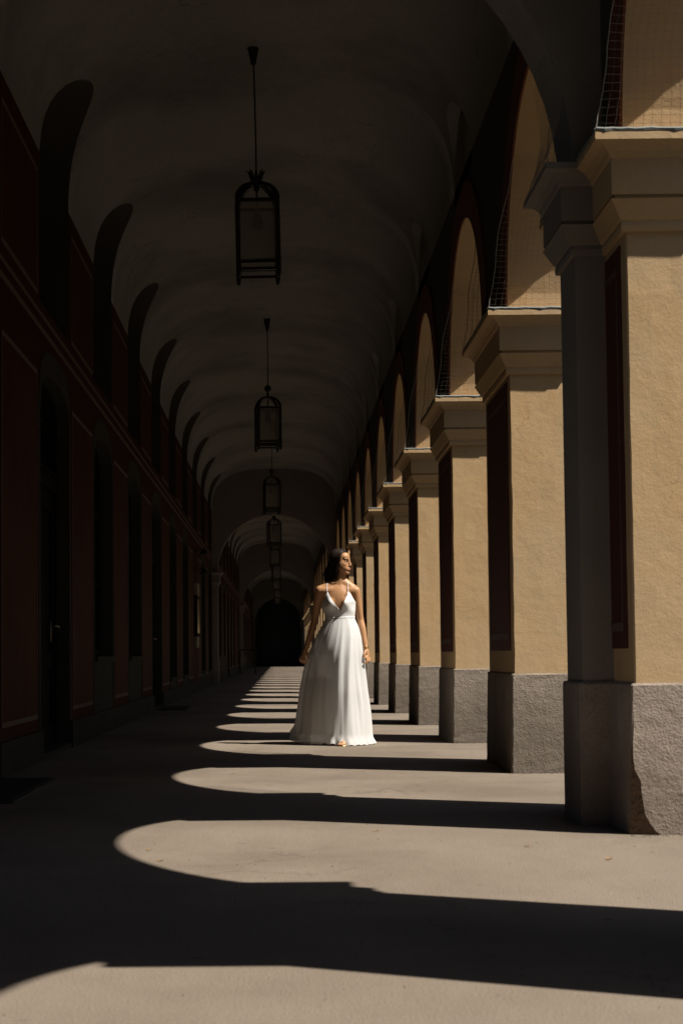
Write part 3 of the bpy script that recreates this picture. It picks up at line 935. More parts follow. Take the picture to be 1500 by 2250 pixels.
# ------------------------------------------------------------------ lanterns
LANT_X = -0.165
def lantern_meshes():
    d = {}
    mb = MB(); mb.lathe([(0.0, 6.12), (0.055, 6.12), (0.052, 6.085), (0.040, 6.03), (0.026, 5.965), (0.024, 5.94), (0.012, 5.925), (0, 5.92)], 14); d['canopy'] = keep(mb, 'canopy', M['iron'], True)
    mb = MB(); mb.tube([(0, 0, 5.93), (0.004, 0, 5.5), (0.003, 0, 5.2), (0, 0, 4.84)], 0.0075, 6); d['rod'] = keep(mb, 'rod', M['iron'])
    # hoops
    hw = 0.170
    mb = MB()
    for a in (pi / 4, 3 * pi / 4, 5 * pi / 4, 7 * pi / 4):
        dx, dy = cos(a) * sqrt(2), sin(a) * sqrt(2)
        dx, dy = round(dx), round(dy)
        vs, fs = [], []
        n = 12
        for k in range(n + 1):
            w = pi / 2 * k / n
            r = hw * cos(w); z = 4.68 + 0.165 * sin(w)
            r2 = (hw - .022) * cos(w); z2 = 4.68 + 0.135 * sin(w)
            for rr_, zz in ((r, z), (r2, z2)):
                for e in (-.016, .016):
                    vs.append((dx * rr_ - dy * e * .7, dy * rr_ + dx * e * .7, zz))
        for k in range(n):
            b = 4 * k
            for p_, q_ in ((0, 1), (1, 3), (3, 2), (2, 0)):
                fs.append((b + p_, b + q_, b + 4 + q_, b + 4 + p_))
        mb.add(vs, fs)
    mb.tube([(0, 0, 4.84), (0, 0, 4.62)], 0.008, 6)
    d['hoops'] = keep(mb, 'hoops', M['iron'])
    for bn, z, h in (('top_rail', 4.635, .03), ('lower_rail', 4.105, .03), ('bottom_rail', 4.045, .025)):
        mb = MB()
        q_ = hw
        for sg in (-1, 1):
            mb.box(-q_ + .02, q_ - .02, sg * q_ - .012, sg * q_ + .012, z, z + h); mb.box(sg * q_ - .012, sg * q_ + .012, -q_ + .02, q_ - .02, z, z + h)
        d[bn] = keep(mb, bn, M['iron'])
    mb = MB(); mb.box(-.019, .019, -.019, .019, 4.02, 4.69)
    mb.lathe([(0.019, 4.69), (0.016, 4.71), (0.0, 4.735)], 6); mb.lathe([(0.0, 3.985), (0.012, 3.99), (0.019, 4.02)], 6)
    d['post'] = keep(mb, 'post', M['iron'])
    mb = MB(); mb.box(-hw + .02, hw - .02, -.002, .002, 4.135, 4.635); d['pane'] = keep(mb, 'pane', M['frosted'])
    mb = MB(); mb.lathe([(0, 4.62), (.02, 4.62), (.022, 4.56), (.045, 4.52), (.05, 4.48), (.035, 4.44), (0, 4.43)], 12); d['bulb'] = keep(mb, 'bulb', M['iron'], True)
    mb = MB(); mb.ellipsoid((0, 0, 4.965), .055); mb.lathe([(0.012, 4.92), (.02, 4.88), (.012, 4.84)], 8); d['ball'] = keep(mb, 'ball', M['iron'], True)
    mb = MB(); mb.lathe([(0.0, 4.76), (.022, 4.77), (.03, 4.82), (.05, 4.85), (.045, 4.88), (.03, 4.90), (0, 4.9)], 10)
    for k in range(8):
        a = 2 * pi * k / 8
        pts = [(cos(a) * r, sin(a) * r, z) for r, z in ((.03, 4.85), (.048, 4.90), (.062, 4.935), (.085, 4.945))]
        mb.tube(pts, [.014, .014, .010, .002], 5)
    d['crown'] = keep(mb, 'crown', M['iron'])
    return d
LM = lantern_meshes()
hw = 0.170
for k in range(0, 9):
    lab = ['nearest black iron lantern with a leaf crown under the vault', 'second hanging lantern with a ball above its hoops, below the nearest one',
           'third lantern, small, with a ball finial, hanging in front of the lit cross arch'][k] if k < 3 else \
        '%s lantern in the row, tiny, far down the walk' % ORD[k]
    t = thing('hanging_lantern', (LANT_X, 14.69 + 3 * S * k, 0.0), lab, 'lantern', 'lanterns hanging from the vault')
    t.rotation_euler = ((0.0, -0.016, 0.03) if k == 0 else (0, 0, [0, .14, .10, .22, -.1, .15, .05, .1, .0][k]))
    if k == 0: t.location.x += 0.07; t.location.z = 0.04   # hangs a little out of plumb from its rod
    for nme in ('canopy', 'rod', 'hoops', 'top_rail', 'lower_rail', 'bottom_rail', 'bulb'): link(nme, LM[nme], t, (0, 0, -0.055) if nme == 'canopy' else None)
    link('crown' if k in (0, 3, 6) else 'ball', LM['crown' if k in (0, 3, 6) else 'ball'], t)
    for sx in (-1, 1):
        for sy in (-1, 1): link('post', LM['post'], t, (sx * hw, sy * hw, 0))
        p = link('pane', LM['pane'], t, (0, sx * (hw - .004), 0))
        p = link('pane', LM['pane'], t, (sx * (hw - .004), 0, 0)); p.rotation_euler = (0, 0, pi / 2)

# ------------------------------------------------------------------ small things by the gallery wall
def mat_thing(x0, x1, y0, y1, lab):
    t = thing('doormat', ((x0 + x1) / 2, (y0 + y1) / 2, 0), lab, 'doormat', 'doormats by the gallery doors')
    a, b = (x1 - x0) / 2, (y1 - y0) / 2
    mb = MB(); mb.box(-a, a, -b, b, 0.002, 0.018)
    mb.build('mat', M['rubber'], t)
    mb = MB(); w = .03
    mb.box(a, a + w, -b - w, b + w, 0.002, .012); mb.box(-a - w, -a, -b - w, b + w, 0.002, .012); mb.box(-a, a, -b - w, -b, .002, .012); mb.box(-a, a, b, b + w, .002, .012)
    mb.build('rim', M['rubberrim'], t)
mat_thing(-1.85, -1.53, 9.75, 11.55, 'black doormat with grey rim in the near left corner of the floor')
mat_thing(-1.85, -1.45, LB + 3 * S - .8, LB + 3 * S + .8, 'dark doormat lying before the second door of the gallery wall')

yb = LB + 6 * S
t = thing('notice_board', (XL, yb, 0), 'narrow dark notice board with pale header on the gallery wall', 'notice board')
mb = MB(); mb.box(0, .07, -.55, .55, 1.25, 2.16); mb.build('case', M['wood'], t)
mb = MB(); mb.box(0, .075, -.55, .55, 2.165, 2.43); mb.build('header', M['paleboard'], t)
mb = MB(); mb.box(0, .06, -.55, .55, 1.0, 1.24); mb.build('base_panel', M['paleboard'], t)
mb = MB(); mb.box(.071, .074, -.48, .48, 1.32, 2.09); mb.build('pane', M['glass'], t)
for z, lab in ((3.19, 'small dark wall lamp high above the notice board'), (2.74, 'small dark wall lamp just over the notice board')):
    t = thing('wall_lamp', (XL, yb + .15, z), lab, 'wall lamp', 'wall lamps by the notice board')
    mb = MB(); mb.box(0, .03, -.06, .06, -.08, .08); mb.tube([(.02, 0, 0), (.12, 0, .04), (.2, 0, .02)], .012, 6); mb.build('bracket', M['iron'], t)
    mb = MB(); mb.lathe([(0.03, .03), (.06, 0), (.11, -.08), (.10, -.08), (.05, -.01)], 12, (.2, 0)); mb.build('lamp_shade', M['iron'], t, True)

t = thing('high_table', (-1.45, 76, 0), 'dark high table against the gallery wall far down the walk', 'table')
mb = MB(); mb.box(-.4, .4, -.3, .3, 1.02, 1.08); mb.build('table_top', M['iron'], t)
for sx in (-.34, .34):
    for sy in (-.24, .24):
        mb = MB(); mb.box(sx - .025, sx + .025, sy - .025, sy + .025, 0, 1.02); mb.build('leg', M['iron'], t)

# fallen leaves
leaf_specs = [(1.55, 11.74, 'reddish dry leaf at the foot of the second pier'), (1.63, 11.72, 'small dry leaf touching the second pier plinth'),
              (-0.55, 7.35, 'yellow leaf near the rounded tip of the big sun patch'), (-0.50, 6.95, 'pale leaf near the lower rim of the big sun patch'),
              (0.42, 8.05, 'pale leaf lying in the middle of the big sun patch'), (0.62, 12.9, 'dry leaf in the sun left of the second pier'),
              (1.05, 7.35, 'dark leaf in the sun before the nearest pier'), (-0.35, 12.0, 'dark leaf in the second sun patch'),
              (1.30, 6.9, 'brown leaf right of the big sun patch middle')]
lf = MB()
lp = [(0, 0, .002), (.012, .009, .008), (.026, .011, .006), (.042, 0, .004), (.026, -.011, .009), (.012, -.009, .006)]
lf.add(lp + [(x, y, z - .0015) for x, y, z in lp], [(0, 5, 4, 3, 2, 1), (6, 7, 8, 9, 10, 11)] + [(i, (i + 1) % 6, 6 + (i + 1) % 6, 6 + i) for i in range(6)])
lf.tube([(0, 0, .003), (-.012, .002, .005)], .0008, 4)
lf_me = keep(lf, 'fallen_leaf', M['leaf'])
for x, y, lab in leaf_specs:
    o = link('fallen_leaf', lf_me, None, (x, y, 0.001))
    o.rotation_euler = (0, 0, random.uniform(0, 6.28)); s_ = random.uniform(.55, .9); o.scale = (s_, s_, s_)
    tag(o, lab, 'leaf', 'fallen leaves on the floor')

# grit swept against the pier feet and lying about the floor
rg = random.Random(91)
mb = MB()
def crumb(x, y, r):
    vs = [(x + r * rg.uniform(.6, 1.2) * cos(a), y + r * rg.uniform(.6, 1.2) * sin(a), 0.0005) for a in (0, 1.57, 3.14, 4.71)]
    mb.add(vs + [(x + rg.uniform(-.3, .3) * r, y + rg.uniform(-.3, .3) * r, r * rg.uniform(.6, 1.1))], [(0, 1, 4), (1, 2, 4), (2, 3, 4), (3, 0, 4)])
for i in range(0, 5):
    y0 = Z1 + i * S
    for _ in range(110):
        x = XI - .04 + rg.uniform(0, .5)
        crumb(x, y0 - abs(rg.gauss(0, .035)) - .012, rg.uniform(.0015, .006))
    for _ in range(60):
        crumb(XI - .045 - abs(rg.gauss(0, .03)), y0 + rg.uniform(0, T), rg.uniform(.0015, .005))
for _ in range(700):
    crumb(rg.uniform(-1.8, 2.0), rg.uniform(4, 17) , rg.uniform(.001, .0045))
tag(mb.build('grit', M['gritdark']), 'dark grit and crumbs on the floor and along the pier feet', None, None, 'stuff')

# ------------------------------------------------------------------ the bride
PX, PY = 0.54, 15.70
B = MB()
def cap(p0, r0, p1, r1, n=12):
    p0, p1 = Vector(p0), Vector(p1)
    d = (p1 - p0)
    L = d.length
    t = d / L
    pts, rs = [], []
    for k in range(5):
        a = pi / 2 * (1 - k / 4)
        pts.append(p0 - t * r0 * sin(a)); rs.append(max(1e-4, r0 * cos(a)))
    for k in range(5):
        a = pi / 2 * k / 4
        pts.append(p1 + t * r1 * sin(a)); rs.append(max(1e-4, r1 * cos(a)))
    B.tube(pts, rs, n)
def chain(pts, rs, n=12):
    for i in range(len(pts) - 1): cap(pts[i], rs[i], pts[i + 1], rs[i + 1], n)
# trunk
B.ellipsoid((-0.01, 0.035, 1.30), (0.146, 0.098, 0.17), None, 24, 16)
B.ellipsoid((-0.006, 0.03, 1.14), (0.124, 0.086, 0.13), None, 24, 16)
B.ellipsoid((-0.005, 0.03, 0.99), (0.155, 0.11, 0.15), None, 24, 16)
cap((-0.152, 0.005, 1.400), 0.050, (0.120, 0.028, 1.394), 0.050, 16)
B.ellipsoid((-0.014, 0.035, 1.385), (0.150, 0.070, 0.075), None, 24, 16)
cap((-0.14, 0.018, 1.432), 0.013, (-0.022, -0.014, 1.434), 0.011)     # collar bones
cap((0.112, 0.014, 1.428), 0.013, (0.014, -0.014, 1.434), 0.011)
cap((-0.006, 0.045, 1.485), 0.054, (-0.15, 0.012, 1.418), 0.044)
cap((0.004, 0.045, 1.485), 0.054, (0.120, 0.036, 1.412), 0.044)
for sx in (-0.072, 0.058): B.ellipsoid((sx, -0.026, 1.285), (0.055, 0.048, 0.06))
chain([(0.0, 0.038, 1.43), (0.004, 0.038, 1.50), (0.012, 0.030, 1.585)], [0.056, 0.050, 0.051], 16)
# arms
chain([(-0.178, 0.000, 1.402), (-0.208, 0.035, 1.30), (-0.240, 0.085, 1.135), (-0.268, 0.088, 1.05), (-0.322, 0.080, 0.885)], [0.047, 0.041, 0.034, 0.035, 0.0225], 14)
chain([(0.142, 0.027, 1.394), (0.156, 0.04, 1.29), (0.179, 0.06, 1.13), (0.198, 0.04, 1.05), (0.232, 0.0, 0.872)], [0.045, 0.040, 0.033, 0.034, 0.022], 14)
# her right hand (picture left): lifts a pinch of the skirt
chain([(-0.322, 0.080, 0.885), (-0.332, 0.070, 0.85), (-0.342, 0.062, 0.812)], [0.021, 0.026, 0.026])
for dx, dy, l1, l2 in ((0.020, -0.022, 0.036, 0.030), (0.004, -0.034, 0.040, 0.032), (-0.014, -0.036, 0.038, 0.032), (-0.030, -0.028, 0.032, 0.026)):
    k = Vector((-0.342 + dx * .8, 0.062 + dy * .45, 0.806))
    m_ = k + Vector((dx * .35, -0.018, -l1)); e = m_ + Vector((0.006, 0.020, -l2 * .8))
    chain([k, m_, e], [0.0088, 0.0082, 0.0068], 10)
chain([(-0.322, 0.065, 0.848), (-0.304, 0.046, 0.822), (-0.292, 0.040, 0.785)], [0.0125, 0.0098, 0.0075], 10)
# her left hand (picture right): hangs, fingers loosely curled
chain([(0.232, 0.0, 0.872), (0.238, -0.006, 0.84), (0.243, -0.008, 0.806)], [0.021, 0.025, 0.025])
for dx, dy, l1, l2 in ((-0.010, -0.030, 0.036, 0.030), (0.006, -0.020, 0.041, 0.034), (0.016, -0.002, 0.038, 0.032), (0.018, 0.016, 0.031, 0.026)):
    k = Vector((0.244 + dx * .8, -0.008 + dy, 0.798))
    m_ = k + Vector((0.010, -0.006, -l1)); e = m_ + Vector((-0.022, -0.012, -l2 * .7))
    chain([k, m_, e], [0.0088, 0.0082, 0.0066], 10)
chain([(0.228, -0.024, 0.845), (0.222, -0.046, 0.815), (0.226, -0.055, 0.782)], [0.012, 0.0095, 0.0075], 10)
# legs and feet (one foot a little ahead)
for sx, fy, fx in ((-0.075, 0.02, -0.07), (0.06, -0.125, 0.035)):
    chain([(sx, 0.03, 0.93), (sx * .9 + .1 * fx, fy * .5 - .02, 0.50), (fx, fy + .06, 0.12)], [0.085, 0.055, 0.036], 14)
    chain([(fx, fy + .07, 0.10), (fx, fy - .02, 0.055), (fx + .004, fy - .085, 0.026)], [0.034, 0.030, 0.022], 12)
    for j in range(5):
        x = fx - .030 + j * .0145
        chain([(x * .6 + fx * .4, fy - .07, .026), (x, fy - .115 - .006 * math.cos(j - 1.5), .016)], [.012, .0085 if j else .0105], 8)
# head, built in its own frame and turned towards the sun side
HA = radians(22)
HF = Vector((cos(HA), -sin(HA), 0.02)).normalized()
HS = Vector((sin(HA), cos(HA), 0)).normalized()      # towards her left... away from the lens
HU = HS.cross(HF) * -1
if HU.z < 0: HU = -HU
HC = Vector((0.010, 0.030, 1.655))
HM = Matrix((HS, HF, HU)).transposed()
def H(s, t, u): return HC + HM @ Vector((s, t, u))
def hell(c, r, nu=20, nv=14): B.ellipsoid(H(*c), r, HM, nu, nv)
hell((0, -0.015, 0.034), (0.071, 0.092, 0.080), 24, 18)
hell((0, 0.026, -0.022), (0.057, 0.058, 0.082))
hell((0, 0.040, -0.050), (0.047, 0.046, 0.056))
hell((0, 0.040, 0.045), (0.056, 0.047, 0.046))
for s_ in (-1, 1):
    cap(H(s_ * .044, 0.0, -.050), .024, H(s_ * .012, .060, -.095), .018)
    hell((s_ * .032, .050, -.022), (.026, .029, .030))
    hell((s_ * .026, .052, -.048), (.024, .026, .030))
    hell((s_ * .036, .026, -.030), (.027, .046, .060))
    cap(H(s_ * .008, .083, .020), .0085, H(s_ * .036, .070, .021), .009)
    hell((s_ * .0095, .090, -.035), (.008, .010, .0075), 10, 8)
    hell((s_ * .067, -.008, -.004), (.008, .017, .027), 12, 8)
    cap(H(s_ * .031, .063, .000), .0165, H(s_ * .031, .0645, .000), .0165)
cap(H(0, .082, .018), .0095, H(0, .099, -.029), .0112)
cap(H(0, .086, -.036), .008, H(0, .090, -.046), .007)
hell((0, .066, -.066), (.032, .025, .027))
cap(H(-.013, .087, -.060), .0062, H(.013, .087, -.060), .0062)
cap(H(-.012, .085, -.0715), .0066, H(.012, .085, -.0715), .0066)
hell((0, .066, -.098), (.020, .019, .017))
def remeshed(mb, name, m, voxel, smooth_it):
    o = mb.build(name, m)
    md = o.modifiers.new('r', 'REMESH'); md.mode = 'VOXEL'; md.voxel_size = voxel; md.use_smooth_shade = True
    sm = o.modifiers.new('s', 'SMOOTH'); sm.factor = 0.5; sm.iterations = smooth_it
    dg = bpy.context.evaluated_depsgraph_get()
    me = bpy.data.meshes.new_from_object(o.evaluated_get(dg))
    me.name = name
    old = o.data
    o.modifiers.clear(); o.data = me
    bpy.data.meshes.remove(old)
    n = len(me.vertices)
    co = np.empty(n * 3); me.vertices.foreach_get('co', co); co = co.reshape(n, 3)
    ed = np.empty(len(me.edges) * 2, dtype=np.int64); me.edges.foreach_get('vertices', ed); ed = ed.reshape(-1, 2)
    deg = np.bincount(ed.ravel(), minlength=n).astype(float)
    zz = co[:, 2]
    wgt = np.clip((1.50 - zz) / 0.03, 0, 1) * np.clip((zz - 0.93) / 0.06, 0, 1) * 0.6      # trunk and upper arms only
    for _ in range(30):
        acc = np.zeros_like(co)
        np.add.at(acc, ed[:, 0], co[ed[:, 1]]); np.add.at(acc, ed[:, 1], co[ed[:, 0]])
        co += wgt[:, None] * (acc / deg[:, None] - co)
    wgt = np.clip((zz - 1.50) / 0.03, 0, 1) * 0.5
    for _ in range(7):
        acc = np.zeros_like(co)
        np.add.at(acc, ed[:, 0], co[ed[:, 1]]); np.add.at(acc, ed[:, 1], co[ed[:, 0]])
        co += wgt[:, None] * (acc / deg[:, None] - co)
    me.vertices.foreach_set('co', co.ravel()); me.update()
    for p in me.polygons: p.use_smooth = True
    if not me.materials: me.materials.append(m)
    return o
person = remeshed(B, 'person', M['skin'], 0.0036, 4)
person.location = (PX, PY, 0)
person.rotation_euler = (0, 0, radians(-9))
tag(person, 'bride in a long white V-neck gown, head turned aside, one hand lifting her skirt', 'person')

# eyes, brows, lips
for s_ in (-1, 1):
    e = MB(); e.ellipsoid(H(s_ * .030, .0730, .0015), .0095, None, 14, 10)
    eo = e.build('eye', M['eyewhite'], person, True)
    e = MB(); e.ellipsoid(H(s_ * .0305, .0797, .0015), (.0048, .0040, .0048), HM, 12, 8); e.build('iris', M['eyedark'], eo, True)
    e = MB(); e.tube([H(s_ * .016, .080, .004), H(s_ * .024, .0855, .0085), H(s_ * .033, .0845, .0085), H(s_ * .043, .073, .004)], [.0012, .0022, .0024, .0012], 6); e.build('eyelashes', M['hair'], person, True)
    e = MB(); e.tube([H(s_ * .012, .0915, .0215), H(s_ * .024, .0905, .0262), H(s_ * .037, .081, .0265), H(s_ * .048, .066, .021)], [.0026, .0032, .0028, .0012], 6); e.build('eyebrow', M['hair'], person, True)
e = MB()
e.tube([H(-.021, .079, -.0655), H(-.010, .0915, -.0605), H(0, .0925, -.0618), H(.010, .0915, -.0605), H(.021, .079, -.0655)], [.0015, .0044, .0042, .0044, .0015], 8)
e.tube([H(-.020, .079, -.0665), H(-.010, .0895, -.0715), H(0, .091, -.0725), H(.010, .0895, -.0715), H(.020, .079, -.0665)], [.0015, .0048, .0052, .0048, .0015], 8)
e.build('lips', M['lips'], person, True)

# hair: a cap over the skull plus many strands falling behind the shoulders
hr = random.Random(11)
hb = MB()
nu, nv = 40, 22
vs = []
cc = (0, -0.018, 0.036); rr3 = (0.078, 0.098, 0.084)
for j in range(nv + 1):
    ph = pi * j / nv
    for k in range(nu):
        w = 2 * pi * k / nu
        vs.append((cc[0] + rr3[0] * sin(ph) * cos(w), cc[1] + rr3[1] * sin(ph) * sin(w), cc[2] + rr3[2] * cos(ph)))
fs = []
for j in range(nv):
    for k in range(nu):
        k2 = (k + 1) % nu
        q_ = [vs[j * nu + k], vs[(j + 1) * nu + k], vs[(j + 1) * nu + k2], vs[j * nu + k2]]
        c_ = [sum(p[i] for p in q_) / 4 for i in range(3)]
        hairline = 0.012 + 0.62 * max(0, c_[2] - 0.045) + 0.0 * abs(c_[0])
        if c_[1] < hairline or c_[2] > 0.094:
            if c_[1] < 0.02 or c_[2] > 0.03:
                fs.append((j * nu + k, (j + 1) * nu + k, (j + 1) * nu + k2, j * nu + k2))
hb.add([H(*v) for v in vs], fs)
# falling mass behind the neck
for (s0, t0, u0), (s1, t1, u1), r0, r1 in (((-0.045, -0.055, 0.02), (-0.005, -0.105, -0.17), .046, .042), ((0.0, -0.08, 0.02), (0.03, -0.112, -0.20), .05, .045),
                                           ((0.04, -0.05, 0.02), (0.05, -0.090, -0.21), .046, .038)):
    pts = [H(s0 + (s1 - s0) * i / 8, t0 + (t1 - t0) * i / 8, u0 + (u1 - u0) * i / 8) for i in range(9)]
    hb.tube(pts, [.012 if i == 0 else r0 * .8 if i == 1 else r0 + (r1 - r0) * i / 8 if i < 8 else .004 for i in range(9)], 10)
def strand(side, t0, te, drop, spread, thick):
    pts, rs = [], []
    n1, n2 = 9, 8
    psi_m = radians(100)
    for i in range(n1 + 1):
        f = i / n1
        ps = psi_m * f
        t = t0 + (te - t0) * f ** 1.1
        sc = sqrt(max(0.10, 1 - ((t + .018) / .102) ** 2))
        s_ = side * (0.003 + 0.081 * sin(ps) * sc)
        u = 0.037 + 0.089 * cos(ps) * sc
        pts.append((s_, t, u)); rs.append(thick)
    s_e, t_e, u_e = pts[-1]
    for i in range(1, n2 + 1):
        f = i / n2
        pts.append((s_e + ((-.034 if side < 0 else s_e * .8) - s_e) * f ** 1.5 + spread * f + .007 * f * sin(6 * f + t0 * 60), t_e - (0.05 + .5 * (0.02 - t_e)) * f ** .8 + .004 * sin(7 * f + side), u_e - drop * f))
        rs.append(thick * (1 - .5 * f) if f < 1 else .0008)
    hb.tube([H(*p) for p in pts], rs, 5)
for i in range(430):
    side = hr.choice((-1, 1))
    t0 = hr.uniform(-0.105, 0.060)
    te = -0.060 + (t0 + .105) / .169 * (.076 if side > 0 else .092) + hr.uniform(-.016, .012)
    strand(side, t0, min(te, 0.036), (hr.uniform(.14, .25) if side < 0 else hr.uniform(.17, .28)), hr.uniform(-.025, .03), hr.uniform(.0022, .0042))
for i in range(46):                               # loose flyaway hairs
    a_ = hr.uniform(0, 6.28)
    q_ = Vector((hr.uniform(-.07, .07), hr.uniform(-.10, .03), hr.uniform(.04, .11)))
    d_ = Vector((q_.x, q_.y + .018, q_.z - .03)).normalized()
    b0 = Vector((.082 * d_.x, -.018 + .10 * d_.y, .036 + .088 * d_.z))
    pts = [b0]
    v_ = d_ * .006 + Vector((0, -.006, 0))
    for k in range(9):
        pts.append(pts[-1] + v_ + Vector((hr.uniform(-.002, .002), -.004, -.002 - .0022 * k)))
    hb.tube([H(*q) for q in pts], .0007, 3, 0, False)
# a lock on the far side of the neck
for i in range(14):
    a = hr.uniform(0, .018)
    hb.tube([H(.066, .0 + a, -.03), H(.066, .012 + a, -.09), H(.060, .022 + a, -.15), H(.058, .018 + a, -.205 - hr.uniform(0, .03))], [.004, .004, .0035, .001], 5)
hb.build('hair', M['hair'], person, True)

# ------------------------------------------------------------------ gown
def lerp_tab(tab, z):
    if z >= tab[0][0]: return tab[0][1:]
    for a, b in zip(tab, tab[1:]):
        if z >= b[0]:
            t = (a[0] - z) / (a[0] - b[0])
            return tuple(p + (q - p) * t for p, q in zip(a[1:], b[1:]))
    return tab[-1][1:]
# z, left x, right x, half depth, centre y
SK = [(1.152, -0.137, 0.130, 0.100, 0.030), (1.10, -0.160, 0.150, 0.116, 0.03), (1.057, -0.186, 0.172, 0.130, 0.03), (0.975, -0.236, 0.194, 0.150, 0.025),
      (0.88, -0.286, 0.206, 0.170, 0.02), (0.812, -0.330, 0.214, 0.185, 0.02), (0.648, -0.392, 0.226, 0.220, 0.03), (0.484, -0.432, 0.242, 0.250, 0.04), (0.319, -0.462, 0.258, 0.280, 0.06),
      (0.155, -0.490, 0.268, 0.300, 0.07), (0.06, -0.512, 0.274, 0.312, 0.075), (0.0, -0.522, 0.281, 0.320, 0.08)]
NTH, NV = 240, 46
ph_r = random.Random(21)
terms = [(7, .8, ph_r.uniform(0, 6), .5), (12, .8, ph_r.uniform(0, 6), -.8), (19, .5, ph_r.uniform(0, 6), 1.1), (31, .22, ph_r.uniform(0, 6), -1.0)]
def ridge(x):                      # sharp-crested fold
    c_ = cos(x)
    return .55 * c_ + .45 * ((1 - sqrt(max(0, (1 - c_) / 2))) * 2 - 0.72)
from mathutils import noise as mnoise
def fold(th, v):
    f = 0
    for q_, (n_, a_, p_, d_) in enumerate(terms):
        w1 = mnoise.noise(Vector((1.6 * cos(th) + 7 * q_, 1.6 * sin(th), .9 * v)))
        w2 = mnoise.noise(Vector((2.6 * cos(th) + 5 * q_ + 30, 2.6 * sin(th), 1.3 * v)))
        f += a_ * (.75 + 1.5 * w1) * ridge(n_ * (th + .10 * sin(2 * th + p_) + .16 * w2) + p_ + d_ * v)
    f += .9 * mnoise.noise(Vector((3.1 * cos(th), 3.1 * sin(th), 2.6 * v + 11)))
    return f * .42
vs = []
for j in range(NV + 1):
    v = j / NV
    for k in range(NTH):
        th = 2 * pi * k / NTH                 # 0 = +x (sun side), 3pi/2 = towards the lens
        # the hem: lifted at the toes and at the trailing left edge
        toe = math.exp(-((((th - 1.535 * pi + pi) % (2 * pi)) - pi) / .17) ** 2)
        left = math.exp(-((((th - 0.99 * pi + pi) % (2 * pi)) - pi) / .35) ** 2)
        hem = 0.007 + 0.012 * toe + 0.085 * left + .011 * abs(mnoise.noise(Vector((5 * cos(th), 5 * sin(th), 3.3)))) + .004 * sin(31 * th + 1)
        z = 1.152 + (hem - 1.152) * v ** 0.93
        xl, xr, b_, cy = lerp_tab(SK, z)
        cx, a_ = (xl + xr) / 2, (xr - xl) / 2
        amp = 0.0022 + 0.037 * min(1, v * 1.6) + 0.010 * v * v
        # pulled tight between the waist and the lifting hand
        tight = math.exp(-((th - 1.0 * pi) / .45) ** 2) * math.exp(-((v - .25) / .22) ** 2)
        f = fold(th, v) * amp * (1 - .8 * tight) * (1 - .35 * abs(cos(th)))
        flare = .018 * max(0, v - .93) / .07 * (1 + 1.6 * mnoise.noise(Vector((6 * cos(th), 6 * sin(th), 8.1))) + .4 * sin(29 * th))
        ca, sa = cos(th), sin(th)
        X_ = cx + (a_ + f * .7 + flare) * ca
        back = 0.74 * max(0.0, 0.03 - X_) * min(1, v * 2.2)      # the left side is drawn back by the hand
        vs.append((X_, cy + (b_ + f + flare) * sa + back, z))
fs = []
for j in range(NV):
    for k in range(NTH):
        k2 = (k + 1) % NTH
        fs.append((j * NTH + k, (j + 1) * NTH + k, (j + 1) * NTH + k2, j * NTH + k2))
gown = mesh_obj('gown', vs, fs, M['chiffon'], person, True)
# inner lining, shorter and plainer
vs2, fs2 = [], []
for j in range(21):
    v = j / 20
    z = 1.15 - 1.06 * v
    xl, xr, b_, cy = lerp_tab(SK, z)
    for k in range(64):
        th = 2 * pi * k / 64
        r_ = .90 - .05 * v
        X_ = (xl + xr) / 2 + (xr - xl) / 2 * r_ * cos(th)
        vs2.append((X_, cy + (b_ * r_ - .01) * sin(th) + .74 * max(0, .03 - X_) * min(1, v * 2.2), z))
for j in range(20):
    for k in range(64):
        fs2.append((j * 64 + k, (j + 1) * 64 + k, (j + 1) * 64 + (k + 1) % 64, j * 64 + (k + 1) % 64))
mesh_obj('lining', vs2, fs2, M['liningcloth'], gown, True)
# bodice
BT = [(1.40, -0.148, 0.128, 0.098), (1.36, -0.160, 0.142, 0.110), (1.30, -0.168, 0.150, 0.120), (1.25, -0.165, 0.146, 0.117), (1.20, -0.150, 0.138, 0.108), (1.145, -0.139, 0.131, 0.101)]
def bod_top(s_):         # s_ = sin of the angle from the front, -1 left .. 1 right (front half)
    a0, v0 = 0.15, 1.208
    if s_ < -0.66: return 1.387 + (1.285 - 1.387) * min(1, (-0.66 - s_) / .30)
    if s_ < a0: return v0 + (1.387 - v0) * (a0 - s_) / (a0 + .66)
    if s_ < 0.68: return v0 + (1.392 - v0) * (s_ - a0) / (.68 - a0)
    return 1.392 + (1.29 - 1.392) * min(1, (s_ - .68) / .28)
NB2, NR = 128, 26
vs, fs = [], []
for j in range(NR + 1):
    v = j / NR
    for k in range(NB2):
        th = 2 * pi * k / NB2               # 0 = front
        s_ = sin(th); c_ = cos(th)
        top = bod_top(s_) if c_ >= 0 else 1.285 - .05 * min(1, -c_ * 1.5)
        z = 1.148 + (top - 1.148) * v
        xl, xr, b_ = lerp_tab(BT, z)
        x = (xl + xr) / 2 + (xr - xl) / 2 * s_
        y = 0.033 - b_ * c_
        if c_ > 0:
            for bx in (-0.078, 0.064):
                y -= 0.040 * math.exp(-((x - bx) / .045) ** 2 - ((z - 1.283) / .052) ** 2) * c_ ** .5
            y -= .004 * sin(60 * (z - 1.2) + 9 * x) * math.exp(-((abs(x) - .12) / .04) ** 2)
        vs.append((x, y, z))
for j in range(NR):
    for k in range(NB2):
        k2 = (k + 1) % NB2
        fs.append((j * NB2 + k, j * NB2 + k2, (j + 1) * NB2 + k2, (j + 1) * NB2 + k))
bod = mesh_obj('bodice', vs, fs, M['satin'], gown, True)
md = bod.modifiers.new('t', 'SOLIDIFY'); md.thickness = 0.003; md.offset = -1
mb = MB()
